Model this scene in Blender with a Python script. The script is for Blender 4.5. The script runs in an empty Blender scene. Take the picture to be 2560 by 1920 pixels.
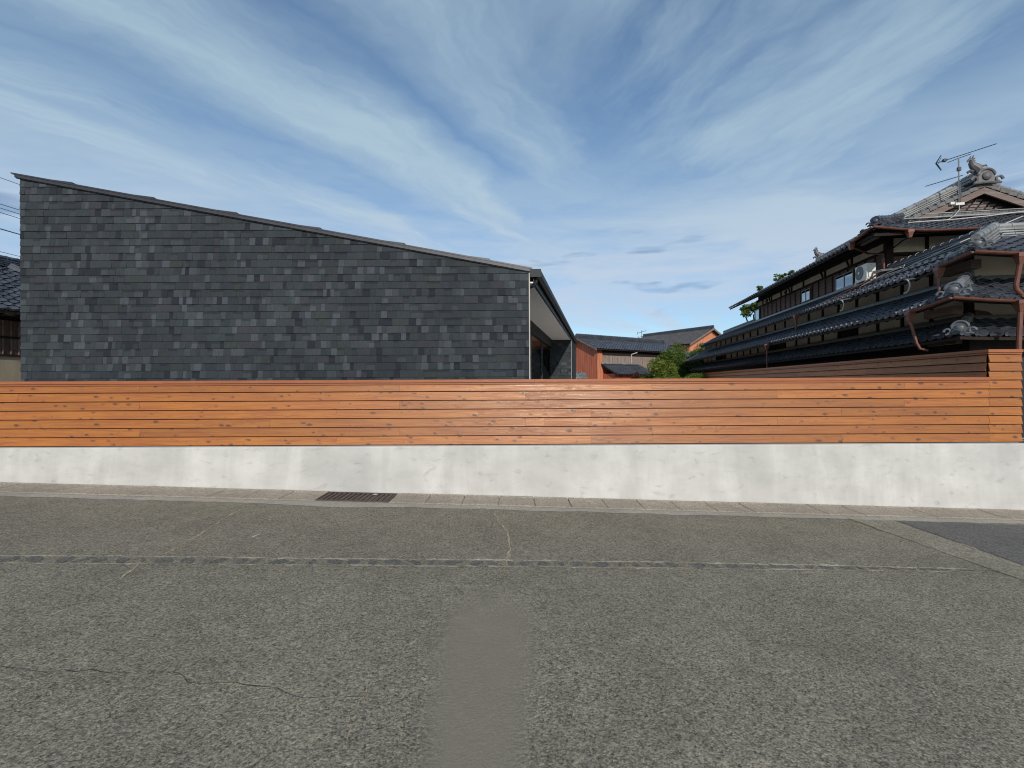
import bpy, math, random
from mathutils import Vector, Matrix, Euler, noise as mnoise
random.seed(7)
R = math.radians
sc = bpy.context.scene
COL = sc.collection
# ------------------------------------------------------------------ camera, sky, sun
CAM_Z = 2.0
F = 1152.0            # focal length in pixels of the 2560 px wide photograph
ROLL = 0.0047
cam_d = bpy.data.cameras.new('camera'); cam = bpy.data.objects.new('camera', cam_d); COL.objects.link(cam)
cam_d.sensor_width = 36.0; cam_d.lens = 36.0 * F / 2560.0
cam_d.clip_start = 0.05; cam_d.clip_end = 3000.0
cam.matrix_world = Matrix.Translation((0, 0, CAM_Z)) @ Matrix.Rotation(ROLL, 4, 'Y') @ Matrix.Rotation(R(90), 4, 'X')
sc.camera = cam

SUN_EL = R(27.0); SX = 0.10
sdir = Vector((SX, -1, 0)).normalized() * math.cos(SUN_EL) + Vector((0, 0, math.sin(SUN_EL)))
sun_d = bpy.data.lights.new('sun', 'SUN'); sun = bpy.data.objects.new('sun', sun_d); COL.objects.link(sun)
sun_d.energy = 3.8; sun_d.angle = R(0.53); sun_d.color = (1.0, 0.94, 0.86)
sun.rotation_euler = sdir.to_track_quat('Z', 'Y').to_euler(); sun.location = (5, -20, 30)

world = bpy.data.worlds.new('World'); sc.world = world; world.use_nodes = True
sc.view_settings.view_transform = 'Standard'; sc.view_settings.look = 'None'
sc.view_settings.gamma = 1.0; sc.view_settings.use_curve_mapping = False
sc.view_settings.exposure = -0.15
sc.cycles.pixel_filter_type = 'BLACKMAN_HARRIS'; sc.cycles.filter_width = 1.1

class NT:
    """small node tree helper"""
    def __init__(s, tree): s.t = tree; s.n = tree.nodes; s.l = tree.links
    def node(s, typ, **kw):
        nd = s.n.new(typ)
        for k, v in kw.items(): setattr(nd, k, v)
        return nd
    def put(s, sock, v):
        if isinstance(v, bpy.types.NodeSocket): s.l.new(v, sock)
        elif v is not None:
            if sock.type == 'RGBA' and not hasattr(v, '__len__'): v = (v, v, v, 1)
            elif sock.type == 'RGBA' and len(v) == 3: v = (*v, 1)
            sock.default_value = v
    def m(s, op, a, b=None, c=None, clamp=False):
        nd = s.node('ShaderNodeMath', operation=op); nd.use_clamp = clamp
        s.put(nd.inputs[0], a)
        if b is not None: s.put(nd.inputs[1], b)
        if c is not None: s.put(nd.inputs[2], c)
        return nd.outputs[0]
    def v(s, op, a, b=None):
        nd = s.node('ShaderNodeVectorMath', operation=op); s.put(nd.inputs[0], a)
        if b is not None: s.put(nd.inputs[1], b)
        return nd.outputs[0]
    def xyz(s, x=0.0, y=0.0, z=0.0):
        nd = s.node('ShaderNodeCombineXYZ')
        for i, q in enumerate((x, y, z)): s.put(nd.inputs[i], q)
        return nd.outputs[0]
    def sep(s, v):
        nd = s.node('ShaderNodeSeparateXYZ'); s.put(nd.inputs[0], v); return nd.outputs
    def mix(s, f, a, b, mode='MIX'):
        nd = s.node('ShaderNodeMix', data_type='RGBA', blend_type=mode)
        s.put(nd.inputs[0], f); s.put(nd.inputs[6], a); s.put(nd.inputs[7], b); return nd.outputs[2]
    def noise(s, vec, scale, detail=3.0, rough=0.5, dist=0.0, out=0):
        nd = s.node('ShaderNodeTexNoise'); s.put(nd.inputs['Vector'], vec)
        nd.inputs['Scale'].default_value = scale; nd.inputs['Detail'].default_value = detail
        nd.inputs['Roughness'].default_value = rough; nd.inputs['Distortion'].default_value = dist
        return nd.outputs[out]
    def vor(s, vec, scale, feature='F1', out='Distance', rnd=1.0):
        nd = s.node('ShaderNodeTexVoronoi', feature=feature); s.put(nd.inputs['Vector'], vec)
        nd.inputs['Scale'].default_value = scale; nd.inputs['Randomness'].default_value = rnd
        return nd.outputs[out]
    def ss(s, x, a, b, lo=0.0, hi=1.0):
        nd = s.node('ShaderNodeMapRange', interpolation_type='SMOOTHSTEP'); s.put(nd.inputs[0], x)
        for i, q in zip((1, 2, 3, 4), (a, b, lo, hi)): nd.inputs[i].default_value = q
        return nd.outputs[0]
    def ramp(s, x, stops):
        nd = s.node('ShaderNodeValToRGB'); e = nd.color_ramp.elements
        while len(e) < len(stops): e.new(0.5)
        for el, (p, c) in zip(e, stops):
            el.position = p; el.color = (c, c, c, 1) if not hasattr(c, '__len__') else (*c, 1)
        s.put(nd.inputs[0], x); return nd.outputs[0]

def build_sky():
    w = NT(world.node_tree); w.n.clear()
    sky = w.node('ShaderNodeTexSky', sky_type='NISHITA'); sky.sun_disc = False
    sky.sun_elevation = SUN_EL; sky.sun_rotation = math.pi - math.atan(SX)
    sky.air_density = 1.0; sky.dust_density = 0.45; sky.ozone_density = 2.2
    g = w.node('ShaderNodeTexCoord').outputs['Generated']
    d = w.sep(w.v('NORMALIZE', g))
    z = w.m('MAXIMUM', d[2], 0.025)
    u = w.m('DIVIDE', d[0], z); v = w.m('DIVIDE', d[1], z)
    uv = w.xyz(u, v, 0)
    warp = w.m('MULTIPLY', w.m('SUBTRACT', w.noise(uv, 0.55, 2, 0.5), 0.5), 0.7)
    # cirrus sheets: long bands that run away over the houses
    wf = w.m('MULTIPLY', w.m('SUBTRACT', w.noise(uv, 2.6, 4, 0.6), 0.5), 0.34)
    warp = w.m('ADD', warp, wf)
    sl = w.m('ADD', w.m('SUBTRACT', u, w.m('MULTIPLY', v, 0.55)), warp)
    sr = w.m('ADD', w.m('ADD', u, w.m('MULTIPLY', v, 0.22)), w.m('MULTIPLY', warp, 0.6))
    t = w.m('MULTIPLY_ADD', sl, 0.25, 1.0)            # -4..0 -> 0..1
    bands = w.ramp(t, [(0.0, 0.3), (0.22, 0.6), (0.34, 0.85), (0.43, 0.8), (0.50, 0.30), (0.575, 0.92), (0.63, 0.85), (0.69, 0.18), (0.75, 0.70), (0.80, 0.6), (0.90, 0.2), (1.0, 0.25)])
    nl = w.noise(w.xyz(w.m('MULTIPLY', sl, 1.1), w.m('MULTIPLY', v, 0.5), 0), 1.6, 4, 0.5)
    fl = w.noise(w.xyz(w.m('MULTIPLY', sl, 3.2), w.m('MULTIPLY', v, 0.8), 3.0), 2.0, 7, 0.68)
    nr = w.noise(w.xyz(w.m('MULTIPLY', sr, 1.0), w.m('MULTIPLY', v, 0.42), 7.3), 1.8, 5, 0.55)
    fr = w.noise(w.xyz(w.m('MULTIPLY', sr, 3.4), w.m('MULTIPLY', v, 0.9), 1.0), 2.0, 7, 0.68)
    L = w.m('MULTIPLY', bands, w.m('ADD', w.ss(nl, 0.25, 0.7, 0.45, 1.1), w.m('MULTIPLY', w.m('SUBTRACT', fl, 0.5), 0.9)))
    Rr = w.m('ADD', w.ss(nr, 0.34, 0.70, 0.10, 0.70), w.m('MULTIPLY', w.m('SUBTRACT', fr, 0.5), 0.7))
    k = w.ss(sl, -0.95, -0.15)
    dens = w.m('ADD', w.m('MULTIPLY', L, w.m('SUBTRACT', 1.0, k)), w.m('MULTIPLY', Rr, k))
    # a thin veil lower down, and clear blue near the roofs
    el = d[2]
    veil = w.m('MULTIPLY', w.ss(el, 0.54, 0.26, 0.0, 0.95), w.ss(el, 0.10, 0.20, 0.12, 1.0))
    vn = w.noise(w.xyz(w.m('MULTIPLY', u, 0.25), w.m('MULTIPLY', v, 0.5), 2.0), 1.6, 5, 0.6)
    vf = w.noise(w.xyz(w.m('MULTIPLY', d[0], 2.2), w.m('MULTIPLY', d[2], 9.0), 9.0), 1.5, 5, 0.6)
    veil = w.m('MULTIPLY', w.m('MULTIPLY', veil, w.ss(vn, 0.30, 0.60, 0.55, 1.05)), w.ss(vf, 0.34, 0.6, 0.60, 1.08))
    dens = w.m('MAXIMUM', w.m('MULTIPLY', dens, w.ss(el, 0.05, 0.14)), veil)
    low = w.noise(w.xyz(w.m('MULTIPLY', d[0], 3.0), w.m('MULTIPLY', d[2], 26.0), 5.0), 1.4, 4, 0.55)
    lowc = w.m('MULTIPLY', w.ss(low, 0.50, 0.66, 0.0, 0.85), w.ss(el, 0.19, 0.12))
    dens = w.m('MAXIMUM', dens, lowc)
    dens = w.m('MINIMUM', w.m('MAXIMUM', dens, 0.0), 0.92)
    # small grey shreds under the veil
    sh = w.noise(w.xyz(w.m('MULTIPLY', d[0], 3.2), w.m('MULTIPLY', d[2], 15.0), 11.0), 1.7, 3, 0.5)
    shm = w.m('MULTIPLY', w.ss(sh, 0.57, 0.68, 0.0, 0.75), w.m('MULTIPLY', w.ss(el, 0.13, 0.17), w.ss(el, 0.33, 0.26)))
    blue = w.mix(1.0, sky.outputs[0], (0.80, 0.97, 1.07), 'MULTIPLY')
    cloud = w.mix(w.ss(el, 0.15, 0.48), (4.5, 5.3, 6.4), (3.5, 4.7, 5.55))
    cloud = w.mix(shm, cloud, (1.7, 2.5, 3.9))
    c = w.mix(dens, blue, cloud)
    bg = w.node('ShaderNodeBackground'); w.put(bg.inputs[0], c); bg.inputs[1].default_value = 0.135
    out = w.node('ShaderNodeOutputWorld'); w.l.new(bg.outputs[0], out.inputs[0])
build_sky()

# ------------------------------------------------------------------ materials
def newmat(name):
    m = bpy.data.materials.new(name); m.use_nodes = True
    t = NT(m.node_tree); p = t.n['Principled BSDF']; return m, t, p
def pos(t): return t.node('ShaderNodeNewGeometry').outputs['Position']
def objrand(t): return t.node('ShaderNodeObjectInfo').outputs['Random']
def bump(t, p, h, dist=0.01, strength=0.5):
    b = t.node('ShaderNodeBump'); b.inputs['Strength'].default_value = strength; b.inputs['Distance'].default_value = dist
    t.put(b.inputs['Height'], h); t.l.new(b.outputs[0], p.inputs['Normal'])

def simple(name, col, rough=0.6, metal=0.0, var=0.25, scale=6.0, spec=0.5, rv=0.0, stretch=None, bmp=0.0):
    m, t, p = newmat(name)
    P = pos(t)
    if stretch: P = t.v('MULTIPLY', P, stretch)
    n = t.noise(P, scale, 5, 0.6)
    f = t.ss(n, 0.25, 0.75, 1 - var, 1 + var)
    if rv: f = t.m('MULTIPLY', f, t.m('MULTIPLY_ADD', objrand(t), rv * 2, 1 - rv))
    t.put(p.inputs['Base Color'], t.mix(1.0, (*col, 1), t.xyz(f, f, f), 'MULTIPLY'))
    p.inputs['Roughness'].default_value = rough; p.inputs['Metallic'].default_value = metal
    p.inputs['Specular IOR Level'].default_value = spec
    if bmp: bump(t, p, n, bmp, 0.6)
    return m

def wood_mat(name, c1, c2, ck, rough, axis='X', knots=True, rv=0.12, coat=0.0):
    m, t, p = newmat(name)
    P = pos(t); r = objrand(t)
    off = t.xyz(t.m('MULTIPLY', r, 37.0), t.m('MULTIPLY', r, 11.0), t.m('MULTIPLY', r, 23.0))
    s = t.sep(P)
    if axis == 'X': q = t.xyz(t.m('ADD', s[0], s[1]), 0, s[2])
    else: q = t.xyz(s[2], 0, t.m('ADD', s[0], s[1]))
    q = t.v('ADD', q, off)
    # knots bend the grain round them
    kn = t.node('ShaderNodeTexVoronoi', feature='F1'); kn.inputs['Scale'].default_value = 1.0
    qk = t.v('MULTIPLY', q, (4.6, 1, 10.5)); t.put(kn.inputs['Vector'], qk)
    kd = t.m('ADD', kn.outputs['Distance'], t.m('MULTIPLY', t.m('SUBTRACT', t.noise(q, 22, 4, 0.7), 0.5), 0.42))
    ksel = t.m('GREATER_THAN', t.sep(kn.outputs['Color'])[0], 0.22)
    kr = t.m('MULTIPLY_ADD', t.sep(kn.outputs['Color'])[1], 0.20, 0.07)
    kmask = t.m('MULTIPLY', t.m('SUBTRACT', 1.0, t.ss(t.m('DIVIDE', kd, kr), 0.55, 1.25)), ksel)
    halo = t.m('MULTIPLY', t.m('SUBTRACT', 1.0, t.ss(kd, 0.05, 0.42)), ksel)
    gq = t.v('MULTIPLY', q, (0.9, 1, 26.0))
    gq = t.v('ADD', gq, t.xyz(0, 0, t.m('MULTIPLY', halo, 2.2)))
    g = t.noise(gq, 1.6, 5, 0.65, 0.6)
    g2 = t.noise(t.v('MULTIPLY', q, (2.0, 1, 110.0)), 1.5, 3, 0.6)
    blot = t.noise(t.v('MULTIPLY', q, (0.7, 1, 4.0)), 1.3, 3, 0.5)
    f = t.m('ADD', t.ss(g, 0.3, 0.72), t.m('MULTIPLY', t.m('SUBTRACT', blot, 0.5), 0.9), clamp=True)
    c = t.mix(f, c1, c2)
    c = t.mix(t.ss(g2, 0.5, 0.8, 0, 0.35), c, ck)
    if knots:
        c = t.mix(t.m('MULTIPLY', halo, 0.50), c, tuple(0.55 * a + 0.45 * b for a, b in zip(c1, ck)))
        c = t.mix(t.m('MULTIPLY', kmask, 0.72), c, ck)
    fr = t.m('MULTIPLY_ADD', r, rv * 2, 1 - rv)
    c = t.mix(1.0, c, t.xyz(fr, fr, fr), 'MULTIPLY')
    t.put(p.inputs['Base Color'], c)
    t.put(p.inputs['Roughness'], t.m('ADD', t.m('MULTIPLY', g, 0.22), rough - 0.1))
    bump(t, p, t.m('ADD', t.m('MULTIPLY', g, 1.0), t.m('MULTIPLY', g2, 0.5)), 0.004, 0.5)
    if coat:
        p.inputs['Coat Weight'].default_value = coat; t.put(p.inputs['Coat Roughness'], t.ss(g, 0.35, 0.62, 0.20, 0.48))
        b2 = t.node('ShaderNodeBump'); b2.inputs['Strength'].default_value = 0.5; b2.inputs['Distance'].default_value = 0.006
        t.put(b2.inputs['Height'], t.m('ADD', g, t.m('MULTIPLY', halo, 1.2))); t.l.new(b2.outputs[0], p.inputs['Coat Normal'])
    return m

M = {}
M['cedar'] = wood_mat('stained_cedar', (0.375, 0.130, 0.014), (0.255, 0.068, 0.010), (0.045, 0.014, 0.007), 0.52, coat=0.20, rv=0.14)
M['cedar_cap'] = wood_mat('stained_cedar_cap', (0.36, 0.115, 0.036), (0.28, 0.08, 0.025), (0.09, 0.03, 0.015), 0.42, knots=False, coat=0.3)
M['old_wood'] = wood_mat('weathered_boards', (0.33, 0.26, 0.21), (0.10, 0.068, 0.055), (0.05, 0.03, 0.025), 0.8, axis='Z', knots=False, rv=0.2)
M['barge_wood'] = wood_mat('weathered_barge_wood', (0.20, 0.15, 0.13), (0.12, 0.085, 0.07), (0.06, 0.04, 0.035), 0.8, knots=False)
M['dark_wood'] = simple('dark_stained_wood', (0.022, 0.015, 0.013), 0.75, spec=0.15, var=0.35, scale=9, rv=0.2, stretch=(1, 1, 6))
M['brown_board'] = simple('brown_cladding_board', (0.115, 0.058, 0.045), 0.65, var=0.35, scale=7, rv=0.25, stretch=(4, 4, 1))
M['black_wood'] = simple('charcoal_timber', (0.012, 0.011, 0.012), 0.7, var=0.2)
M['plaster'] = simple('old_lime_plaster', (0.56, 0.51, 0.42), 0.9, var=0.10, scale=2.5, rv=0.04)
M['plaster_old'] = simple('beige_wall_plaster', (0.33, 0.275, 0.20), 0.9, var=0.14, scale=2.2, stretch=(1, 1, .5))
M['copper'] = simple('red_brown_gutter_paint', (0.145, 0.050, 0.032), 0.45, var=0.2, scale=8)
M['charcoal'] = simple('charcoal_metal', (0.014, 0.019, 0.023), 0.5, metal=0.0, var=0.15, spec=0.22)
M['flash'] = simple('grey_flashing_metal', (0.042, 0.040, 0.047), 0.45, metal=0.3, var=0.2)
M['flash_dark'] = simple('dark_flashing_metal', (0.035, 0.037, 0.042), 0.4, metal=0.2, var=0.2)
M['trim'] = simple('pale_corner_trim', (0.40, 0.37, 0.33), 0.5, var=0.06)
M['soffit'] = simple('white_soffit_board', (0.76, 0.75, 0.73), 0.85, var=0.03, scale=2)
M['iron'] = simple('rusty_cast_iron', (0.085, 0.060, 0.050), 0.65, metal=0.3, var=0.4, scale=14, rv=0.15)
M['void'] = simple('drain_void', (0.010, 0.009, 0.008), 0.95, var=0.2)
M['white_metal'] = simple('off_white_painted_metal', (0.62, 0.60, 0.54), 0.4, var=0.06)
M['grey_plastic'] = simple('dark_grey_grille', (0.10, 0.10, 0.11), 0.5, var=0.1)
M['cable'] = simple('grey_cable_sheath', (0.035, 0.037, 0.045), 0.6, var=0.05)
M['conduit'] = simple('pale_conduit', (0.50, 0.47, 0.42), 0.5, var=0.1)
M['alu'] = simple('aerial_aluminium', (0.16, 0.16, 0.17), 0.4, metal=0.7, var=0.1)
M['alu_dark'] = simple('dark_aerial_rod', (0.03, 0.035, 0.045), 0.4, metal=0.3, var=0.1)
M['frame'] = simple('window_frame_grey', (0.16, 0.15, 0.15), 0.4, metal=0.5, var=0.1)
M['ceil_wood'] = wood_mat('interior_ceiling_wood', (0.50, 0.25, 0.12), (0.40, 0.18, 0.08), (0.2, 0.08, 0.03), 0.5, knots=False)
M['bark'] = simple('bark', (0.08, 0.06, 0.045), 0.9, var=0.4, scale=12)
M['earth'] = simple('pale_bounce_ground', (0.50, 0.47, 0.42), 0.95, var=0.3, scale=0.8, bmp=0.02)  # unseen garden ground, made pale to bounce fill light onto the soffit

def glass_mat(name, tint=(0.6, 0.7, 0.8), refl=0.5, ior=1.5, k=1.0):
    m, t, p = newmat(name); t.n.remove(p)
    fr = t.node('ShaderNodeFresnel'); fr.inputs[0].default_value = ior
    gl = t.node('ShaderNodeBsdfGlossy'); gl.inputs['Roughness'].default_value = 0.02; gl.inputs['Color'].default_value = (0.9, 0.95, 1, 1)
    tr = t.node('ShaderNodeBsdfTransparent'); tr.inputs[0].default_value = (*tint, 1)
    mx = t.node('ShaderNodeMixShader'); t.put(mx.inputs[0], t.m('ADD', t.m('MULTIPLY', fr.outputs[0], k), refl, clamp=True))
    t.l.new(tr.outputs[0], mx.inputs[1]); t.l.new(gl.outputs[0], mx.inputs[2])
    t.l.new(mx.outputs[0], t.n['Material Output'].inputs[0]); return m
M['glass'] = glass_mat('window_glass', (0.25, 0.28, 0.3), 0.28)
M['glass_clear'] = glass_mat('clear_window_glass', (0.90, 0.91, 0.91), 0.01, 1.3, 0.12)

def kawara_mat(name, base, rough=0.38, lichen=0.25):
    m, t, p = newmat(name)
    P = pos(t); r = objrand(t)
    n = t.noise(P, 2.2, 5, 0.65); n2 = t.noise(P, 30, 3, 0.6)
    at = t.node('ShaderNodeAttribute', attribute_name='Col').outputs['Fac']
    f = t.m('MULTIPLY', t.ss(n, 0.3, 0.7, 0.7, 1.35), t.m('MULTIPLY_ADD', r, 0.3, 0.85))
    c = t.mix(1.0, base, t.xyz(f, f, f), 'MULTIPLY')
    c = t.mix(t.m('MULTIPLY', t.ss(t.noise(P, 9, 5, 0.7), 0.52, 0.72), lichen), c, (0.30, 0.30, 0.26))
    t.put(p.inputs['Base Color'], c)
    t.put(p.inputs['Roughness'], t.m('MULTIPLY_ADD', n2, 0.3, rough - 0.1))
    bump(t, p, n2, 0.003, 0.4)
    return m
M['kawara'] = kawara_mat('blue_grey_clay_tile', (0.055, 0.061, 0.077), 0.28)
M['kawara_pale'] = kawara_mat('silvery_ridge_tile', (0.21, 0.215, 0.215), 0.34, 0.3)
M['kawara_mid'] = kawara_mat('grey_ornament_tile', (0.125, 0.135, 0.15), 0.36, 0.3)
M['kawara_old'] = kawara_mat('weathered_clay_tile', (0.085, 0.080, 0.085), 0.5, 0.45)

def shingle_mat():
    m, t, p = newmat('asphalt_shingle')
    P = pos(t)
    col = t.node('ShaderNodeAttribute', attribute_name='Col').outputs['Color']
    n = t.noise(P, 170, 2, 0.7); n2 = t.noise(P, 0.7, 3, 0.55); n3 = t.noise(t.v('MULTIPLY', P, (3, 3, 1)), 9, 3, 0.6)
    f = t.m('MULTIPLY', t.ss(n, 0.25, 0.75, 0.72, 1.3), t.m('MULTIPLY', t.ss(n2, 0.3, 0.7, 0.88, 1.14), t.ss(n3, 0.3, 0.7, 0.9, 1.1)))
    t.put(p.inputs['Base Color'], t.mix(1.0, col, t.xyz(f, f, f), 'MULTIPLY'))
    p.inputs['Roughness'].default_value = 0.85; p.inputs['Specular IOR Level'].default_value = 0.35
    bump(t, p, n, 0.003, 0.6)
    return m
M['shingle'] = shingle_mat()

def red_siding(name, c):
    m, t, p = newmat(name)
    P = pos(t); s = t.sep(P)
    w = t.m('ADD', t.m('MULTIPLY', s[0], 1.0), t.m('MULTIPLY', s[1], 1.0))
    wv = t.m('SINE', t.m('MULTIPLY', w, 85.0))
    n = t.noise(t.v('MULTIPLY', P, (3, 3, 0.5)), 1.6, 5, 0.6)
    f = t.m('MULTIPLY', t.ss(n, 0.25, 0.75, 0.75, 1.2), t.m('MULTIPLY_ADD', t.ss(wv, -1.0, -0.6), 0.12, 0.88))
    t.put(p.inputs['Base Color'], t.mix(1.0, c, t.xyz(f, f, f), 'MULTIPLY'))
    p.inputs['Roughness'].default_value = 0.65
    bump(t, p, wv, 0.01, 0.5)
    return m
M['red'] = red_siding('red_corrugated_siding', (0.36, 0.095, 0.045))
M['orange'] = red_siding('orange_and_sunlit_siding', (0.55, 0.20, 0.095))  # orange walls, and the sunlit tone of the red house corner

def concrete_wall_mat():
    m, t, p = newmat('pale_rendered_concrete')
    P = pos(t); s = t.sep(P)
    streak = t.noise(t.v('MULTIPLY', P, (0.8, 0.8, 0.16)), 1.4, 4, 0.6, 0.8)
    streak2 = t.noise(t.v('MULTIPLY', P, (9, 9, 0.5)), 1.2, 3, 0.6)
    cl = t.noise(t.v('MULTIPLY', P, (1, 1, 1.6)), 1.7, 5, 0.6)
    smudge = t.noise(t.v('MULTIPLY', P, (1.6, 1.6, 3.2)), 2.3, 5, 0.62, 0.6)
    small = t.noise(t.v('MULTIPLY', P, (1, 1, 1.4)), 9.0, 4, 0.6)
    f = t.m('ADD', t.ss(streak, 0.34, 0.66, 0.90, 1.09), t.m('MULTIPLY', t.m('SUBTRACT', streak2, 0.5), 0.05))
    f = t.m('MULTIPLY', f, t.ss(cl, 0.28, 0.72, 0.90, 1.06))
    c = t.mix(1.0, (0.505, 0.490, 0.460), t.xyz(f, f, f), 'MULTIPLY')
    c = t.mix(t.ss(smudge, 0.55, 0.76, 0, 0.60), c, (0.29, 0.286, 0.27))
    c = t.mix(t.ss(small, 0.66, 0.80, 0, 0.30), c, (0.30, 0.30, 0.28))
    scr = t.noise(t.v('MULTIPLY', P, (26, 26, 3.0)), 1.5, 4, 0.65); scm = t.m('MULTIPLY', t.ss(scr, 0.62, 0.74), t.ss(t.noise(P, 1.7, 2, 0.5), 0.52, 0.66))
    c = t.mix(t.m('MULTIPLY', scm, 0.55), c, (0.24, 0.235, 0.215))
    # splash dirt above the gutter: the foot of the wall follows the road's fall
    foot = t.m('ADD', s[2], t.m('MULTIPLY', s[0], 0.032))
    c = t.mix(t.m('MULTIPLY', t.ss(t.m('ADD', foot, t.m('MULTIPLY', small, 0.06)), 0.085, 0.035), 0.30), c, (0.36, 0.33, 0.28))
    t.put(p.inputs['Base Color'], c); p.inputs['Roughness'].default_value = 0.8
    p.inputs['Specular IOR Level'].default_value = 0.3
    bump(t, p, t.m('ADD', t.noise(P, 60, 3, 0.6), t.m('MULTIPLY', cl, 2.0)), 0.004, 0.35)
    return m
M['wall_conc'] = concrete_wall_mat()

def aggregate(name, c_lo, c_hi, tint, patch=False, gscale=95.0):
    m, t, p = newmat(name)
    P = pos(t); s = t.sep(P)
    v1 = t.vor(P, gscale, out='Color'); g = t.sep(v1)
    n1 = t.noise(P, gscale * 0.45, 4, 0.75); nb = t.noise(P, 0.9, 5, 0.6); nm = t.noise(P, 5.0, 4, 0.65)
    nw = t.noise(P, 26.0, 4, 0.7)
    f = t.m('ADD', t.m('MULTIPLY', g[0], 0.55), t.m('MULTIPLY', t.ss(n1, 0.3, 0.7), 0.45))
    f = t.m('ADD', f, t.m('MULTIPLY', t.m('SUBTRACT', nw, 0.5), 0.9))
    h = f
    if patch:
        # smooth brown smear painted in where a cast shadow was retouched out
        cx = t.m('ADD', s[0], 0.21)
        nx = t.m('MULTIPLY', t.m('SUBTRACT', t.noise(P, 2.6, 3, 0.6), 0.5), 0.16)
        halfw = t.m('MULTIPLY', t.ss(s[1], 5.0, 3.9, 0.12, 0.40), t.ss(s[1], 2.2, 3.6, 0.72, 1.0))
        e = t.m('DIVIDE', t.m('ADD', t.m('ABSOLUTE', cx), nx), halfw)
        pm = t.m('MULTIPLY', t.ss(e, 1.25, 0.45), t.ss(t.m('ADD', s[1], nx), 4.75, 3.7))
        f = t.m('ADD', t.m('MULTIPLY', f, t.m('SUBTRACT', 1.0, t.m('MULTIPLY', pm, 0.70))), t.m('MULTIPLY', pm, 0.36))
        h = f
    c = t.mix(t.m('MINIMUM', t.m('MAXIMUM', f, 0.0), 1.0), c_lo, c_hi)
    c = t.mix(t.ss(g[1], 0.86, 0.97, 0, 0.5 if not patch else 0.45), c, tint)
    fb = t.m('MULTIPLY', t.ss(nb, 0.28, 0.72, 0.90, 1.10), t.ss(nm, 0.3, 0.7, 0.92, 1.08))
    c = t.mix(1.0, c, t.xyz(fb, fb, t.m('MULTIPLY', fb, 0.99)), 'MULTIPLY')
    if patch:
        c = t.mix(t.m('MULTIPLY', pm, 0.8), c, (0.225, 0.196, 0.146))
    t.put(p.inputs['Base Color'], c); p.inputs['Roughness'].default_value = 0.85
    p.inputs['Specular IOR Level'].default_value = 0.3
    bump(t, p, h, 0.012, 1.0)
    return m
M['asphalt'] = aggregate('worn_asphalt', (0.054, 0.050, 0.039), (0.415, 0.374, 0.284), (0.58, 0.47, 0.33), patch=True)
M['asphalt_new'] = aggregate('newer_asphalt', (0.040, 0.039, 0.036), (0.25, 0.24, 0.222), (0.36, 0.32, 0.28))
M['strip'] = aggregate('sandy_joint_strip', (0.20, 0.18, 0.14), (0.72, 0.65, 0.50), (0.6, 0.5, 0.34))
M['strip_worn'] = aggregate('worn_joint_strip', (0.075, 0.070, 0.055), (0.47, 0.43, 0.33), (0.6, 0.5, 0.36))
M['gutter'] = aggregate('weathered_gutter_concrete', (0.15, 0.125, 0.10), (0.64, 0.55, 0.445), (0.75, 0.6, 0.44), gscale=120)
M['mortar'] = aggregate('pale_mortar', (0.24, 0.225, 0.19), (0.58, 0.54, 0.46), (0.66, 0.58, 0.48), gscale=120)
M['crack_dark'] = simple('crack_shadowed_grit', (0.045, 0.042, 0.035), 0.95, var=0.4, scale=30)
M['crack_sand'] = simple('crack_sandy_fill', (0.42, 0.34, 0.23), 0.95, var=0.4, scale=30)
M['moss'] = simple('yellow_moss', (0.20, 0.19, 0.06), 0.95, var=0.4, scale=30)
M['paint'] = simple('white_paint', (0.62, 0.62, 0.60), 0.7, var=0.2, scale=20)
def leaf_mat(name, c1, c2):
    m, t, p = newmat(name)
    col = t.node('ShaderNodeAttribute', attribute_name='Col').outputs['Fac']
    t.put(p.inputs['Base Color'], t.mix(col, c1, c2)); p.inputs['Roughness'].default_value = 0.5
    p.inputs['Specular IOR Level'].default_value = 0.3
    tr = t.node('ShaderNodeBsdfTranslucent'); t.put(tr.inputs[0], t.mix(col, c1, c2))
    mx = t.node('ShaderNodeMixShader'); mx.inputs[0].default_value = 0.25
    t.l.new(p.outputs[0], mx.inputs[1]); t.l.new(tr.outputs[0], mx.inputs[2]); t.l.new(mx.outputs[0], t.n['Material Output'].inputs[0])
    return m
M['leaf_light'] = leaf_mat('yellow_green_leaves', (0.065, 0.11, 0.018), (0.19, 0.22, 0.035))
M['leaf_dark'] = leaf_mat('deep_green_leaves', (0.045, 0.09, 0.020), (0.14, 0.20, 0.036))
M['leaf_red'] = leaf_mat('purple_brown_leaves', (0.05, 0.025, 0.02), (0.12, 0.06, 0.04))

# ------------------------------------------------------------------ mesh helpers
ABS = {}       # frame position of every part
class Frame:
    def __init__(s, ang=0.0): s.ang = ang; s.c = math.cos(ang); s.s = math.sin(ang)
    def world(s, p): return Vector((p[0] * s.c - p[1] * s.s, p[0] * s.s + p[1] * s.c, p[2]))
W0 = Frame(0.0)
KA = math.atan(0.16)
HF = Frame(-KA)      # the old house stands at a slight angle to the street

def tag(o, label=None, cat=None, group=None, kind=None):
    if label: o['label'] = label
    if cat: o['category'] = cat
    if group: o['group'] = group
    if kind: o['kind'] = kind
    return o
def thing(name, base, label, cat, fr=W0, group=None):
    o = bpy.data.objects.new(name, None); COL.objects.link(o)
    o.empty_display_size = 0.3
    o.location = fr.world(base); o.rotation_euler = (0, 0, fr.ang); ABS[o.name] = Vector(base)
    return tag(o, label, cat, group)

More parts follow.
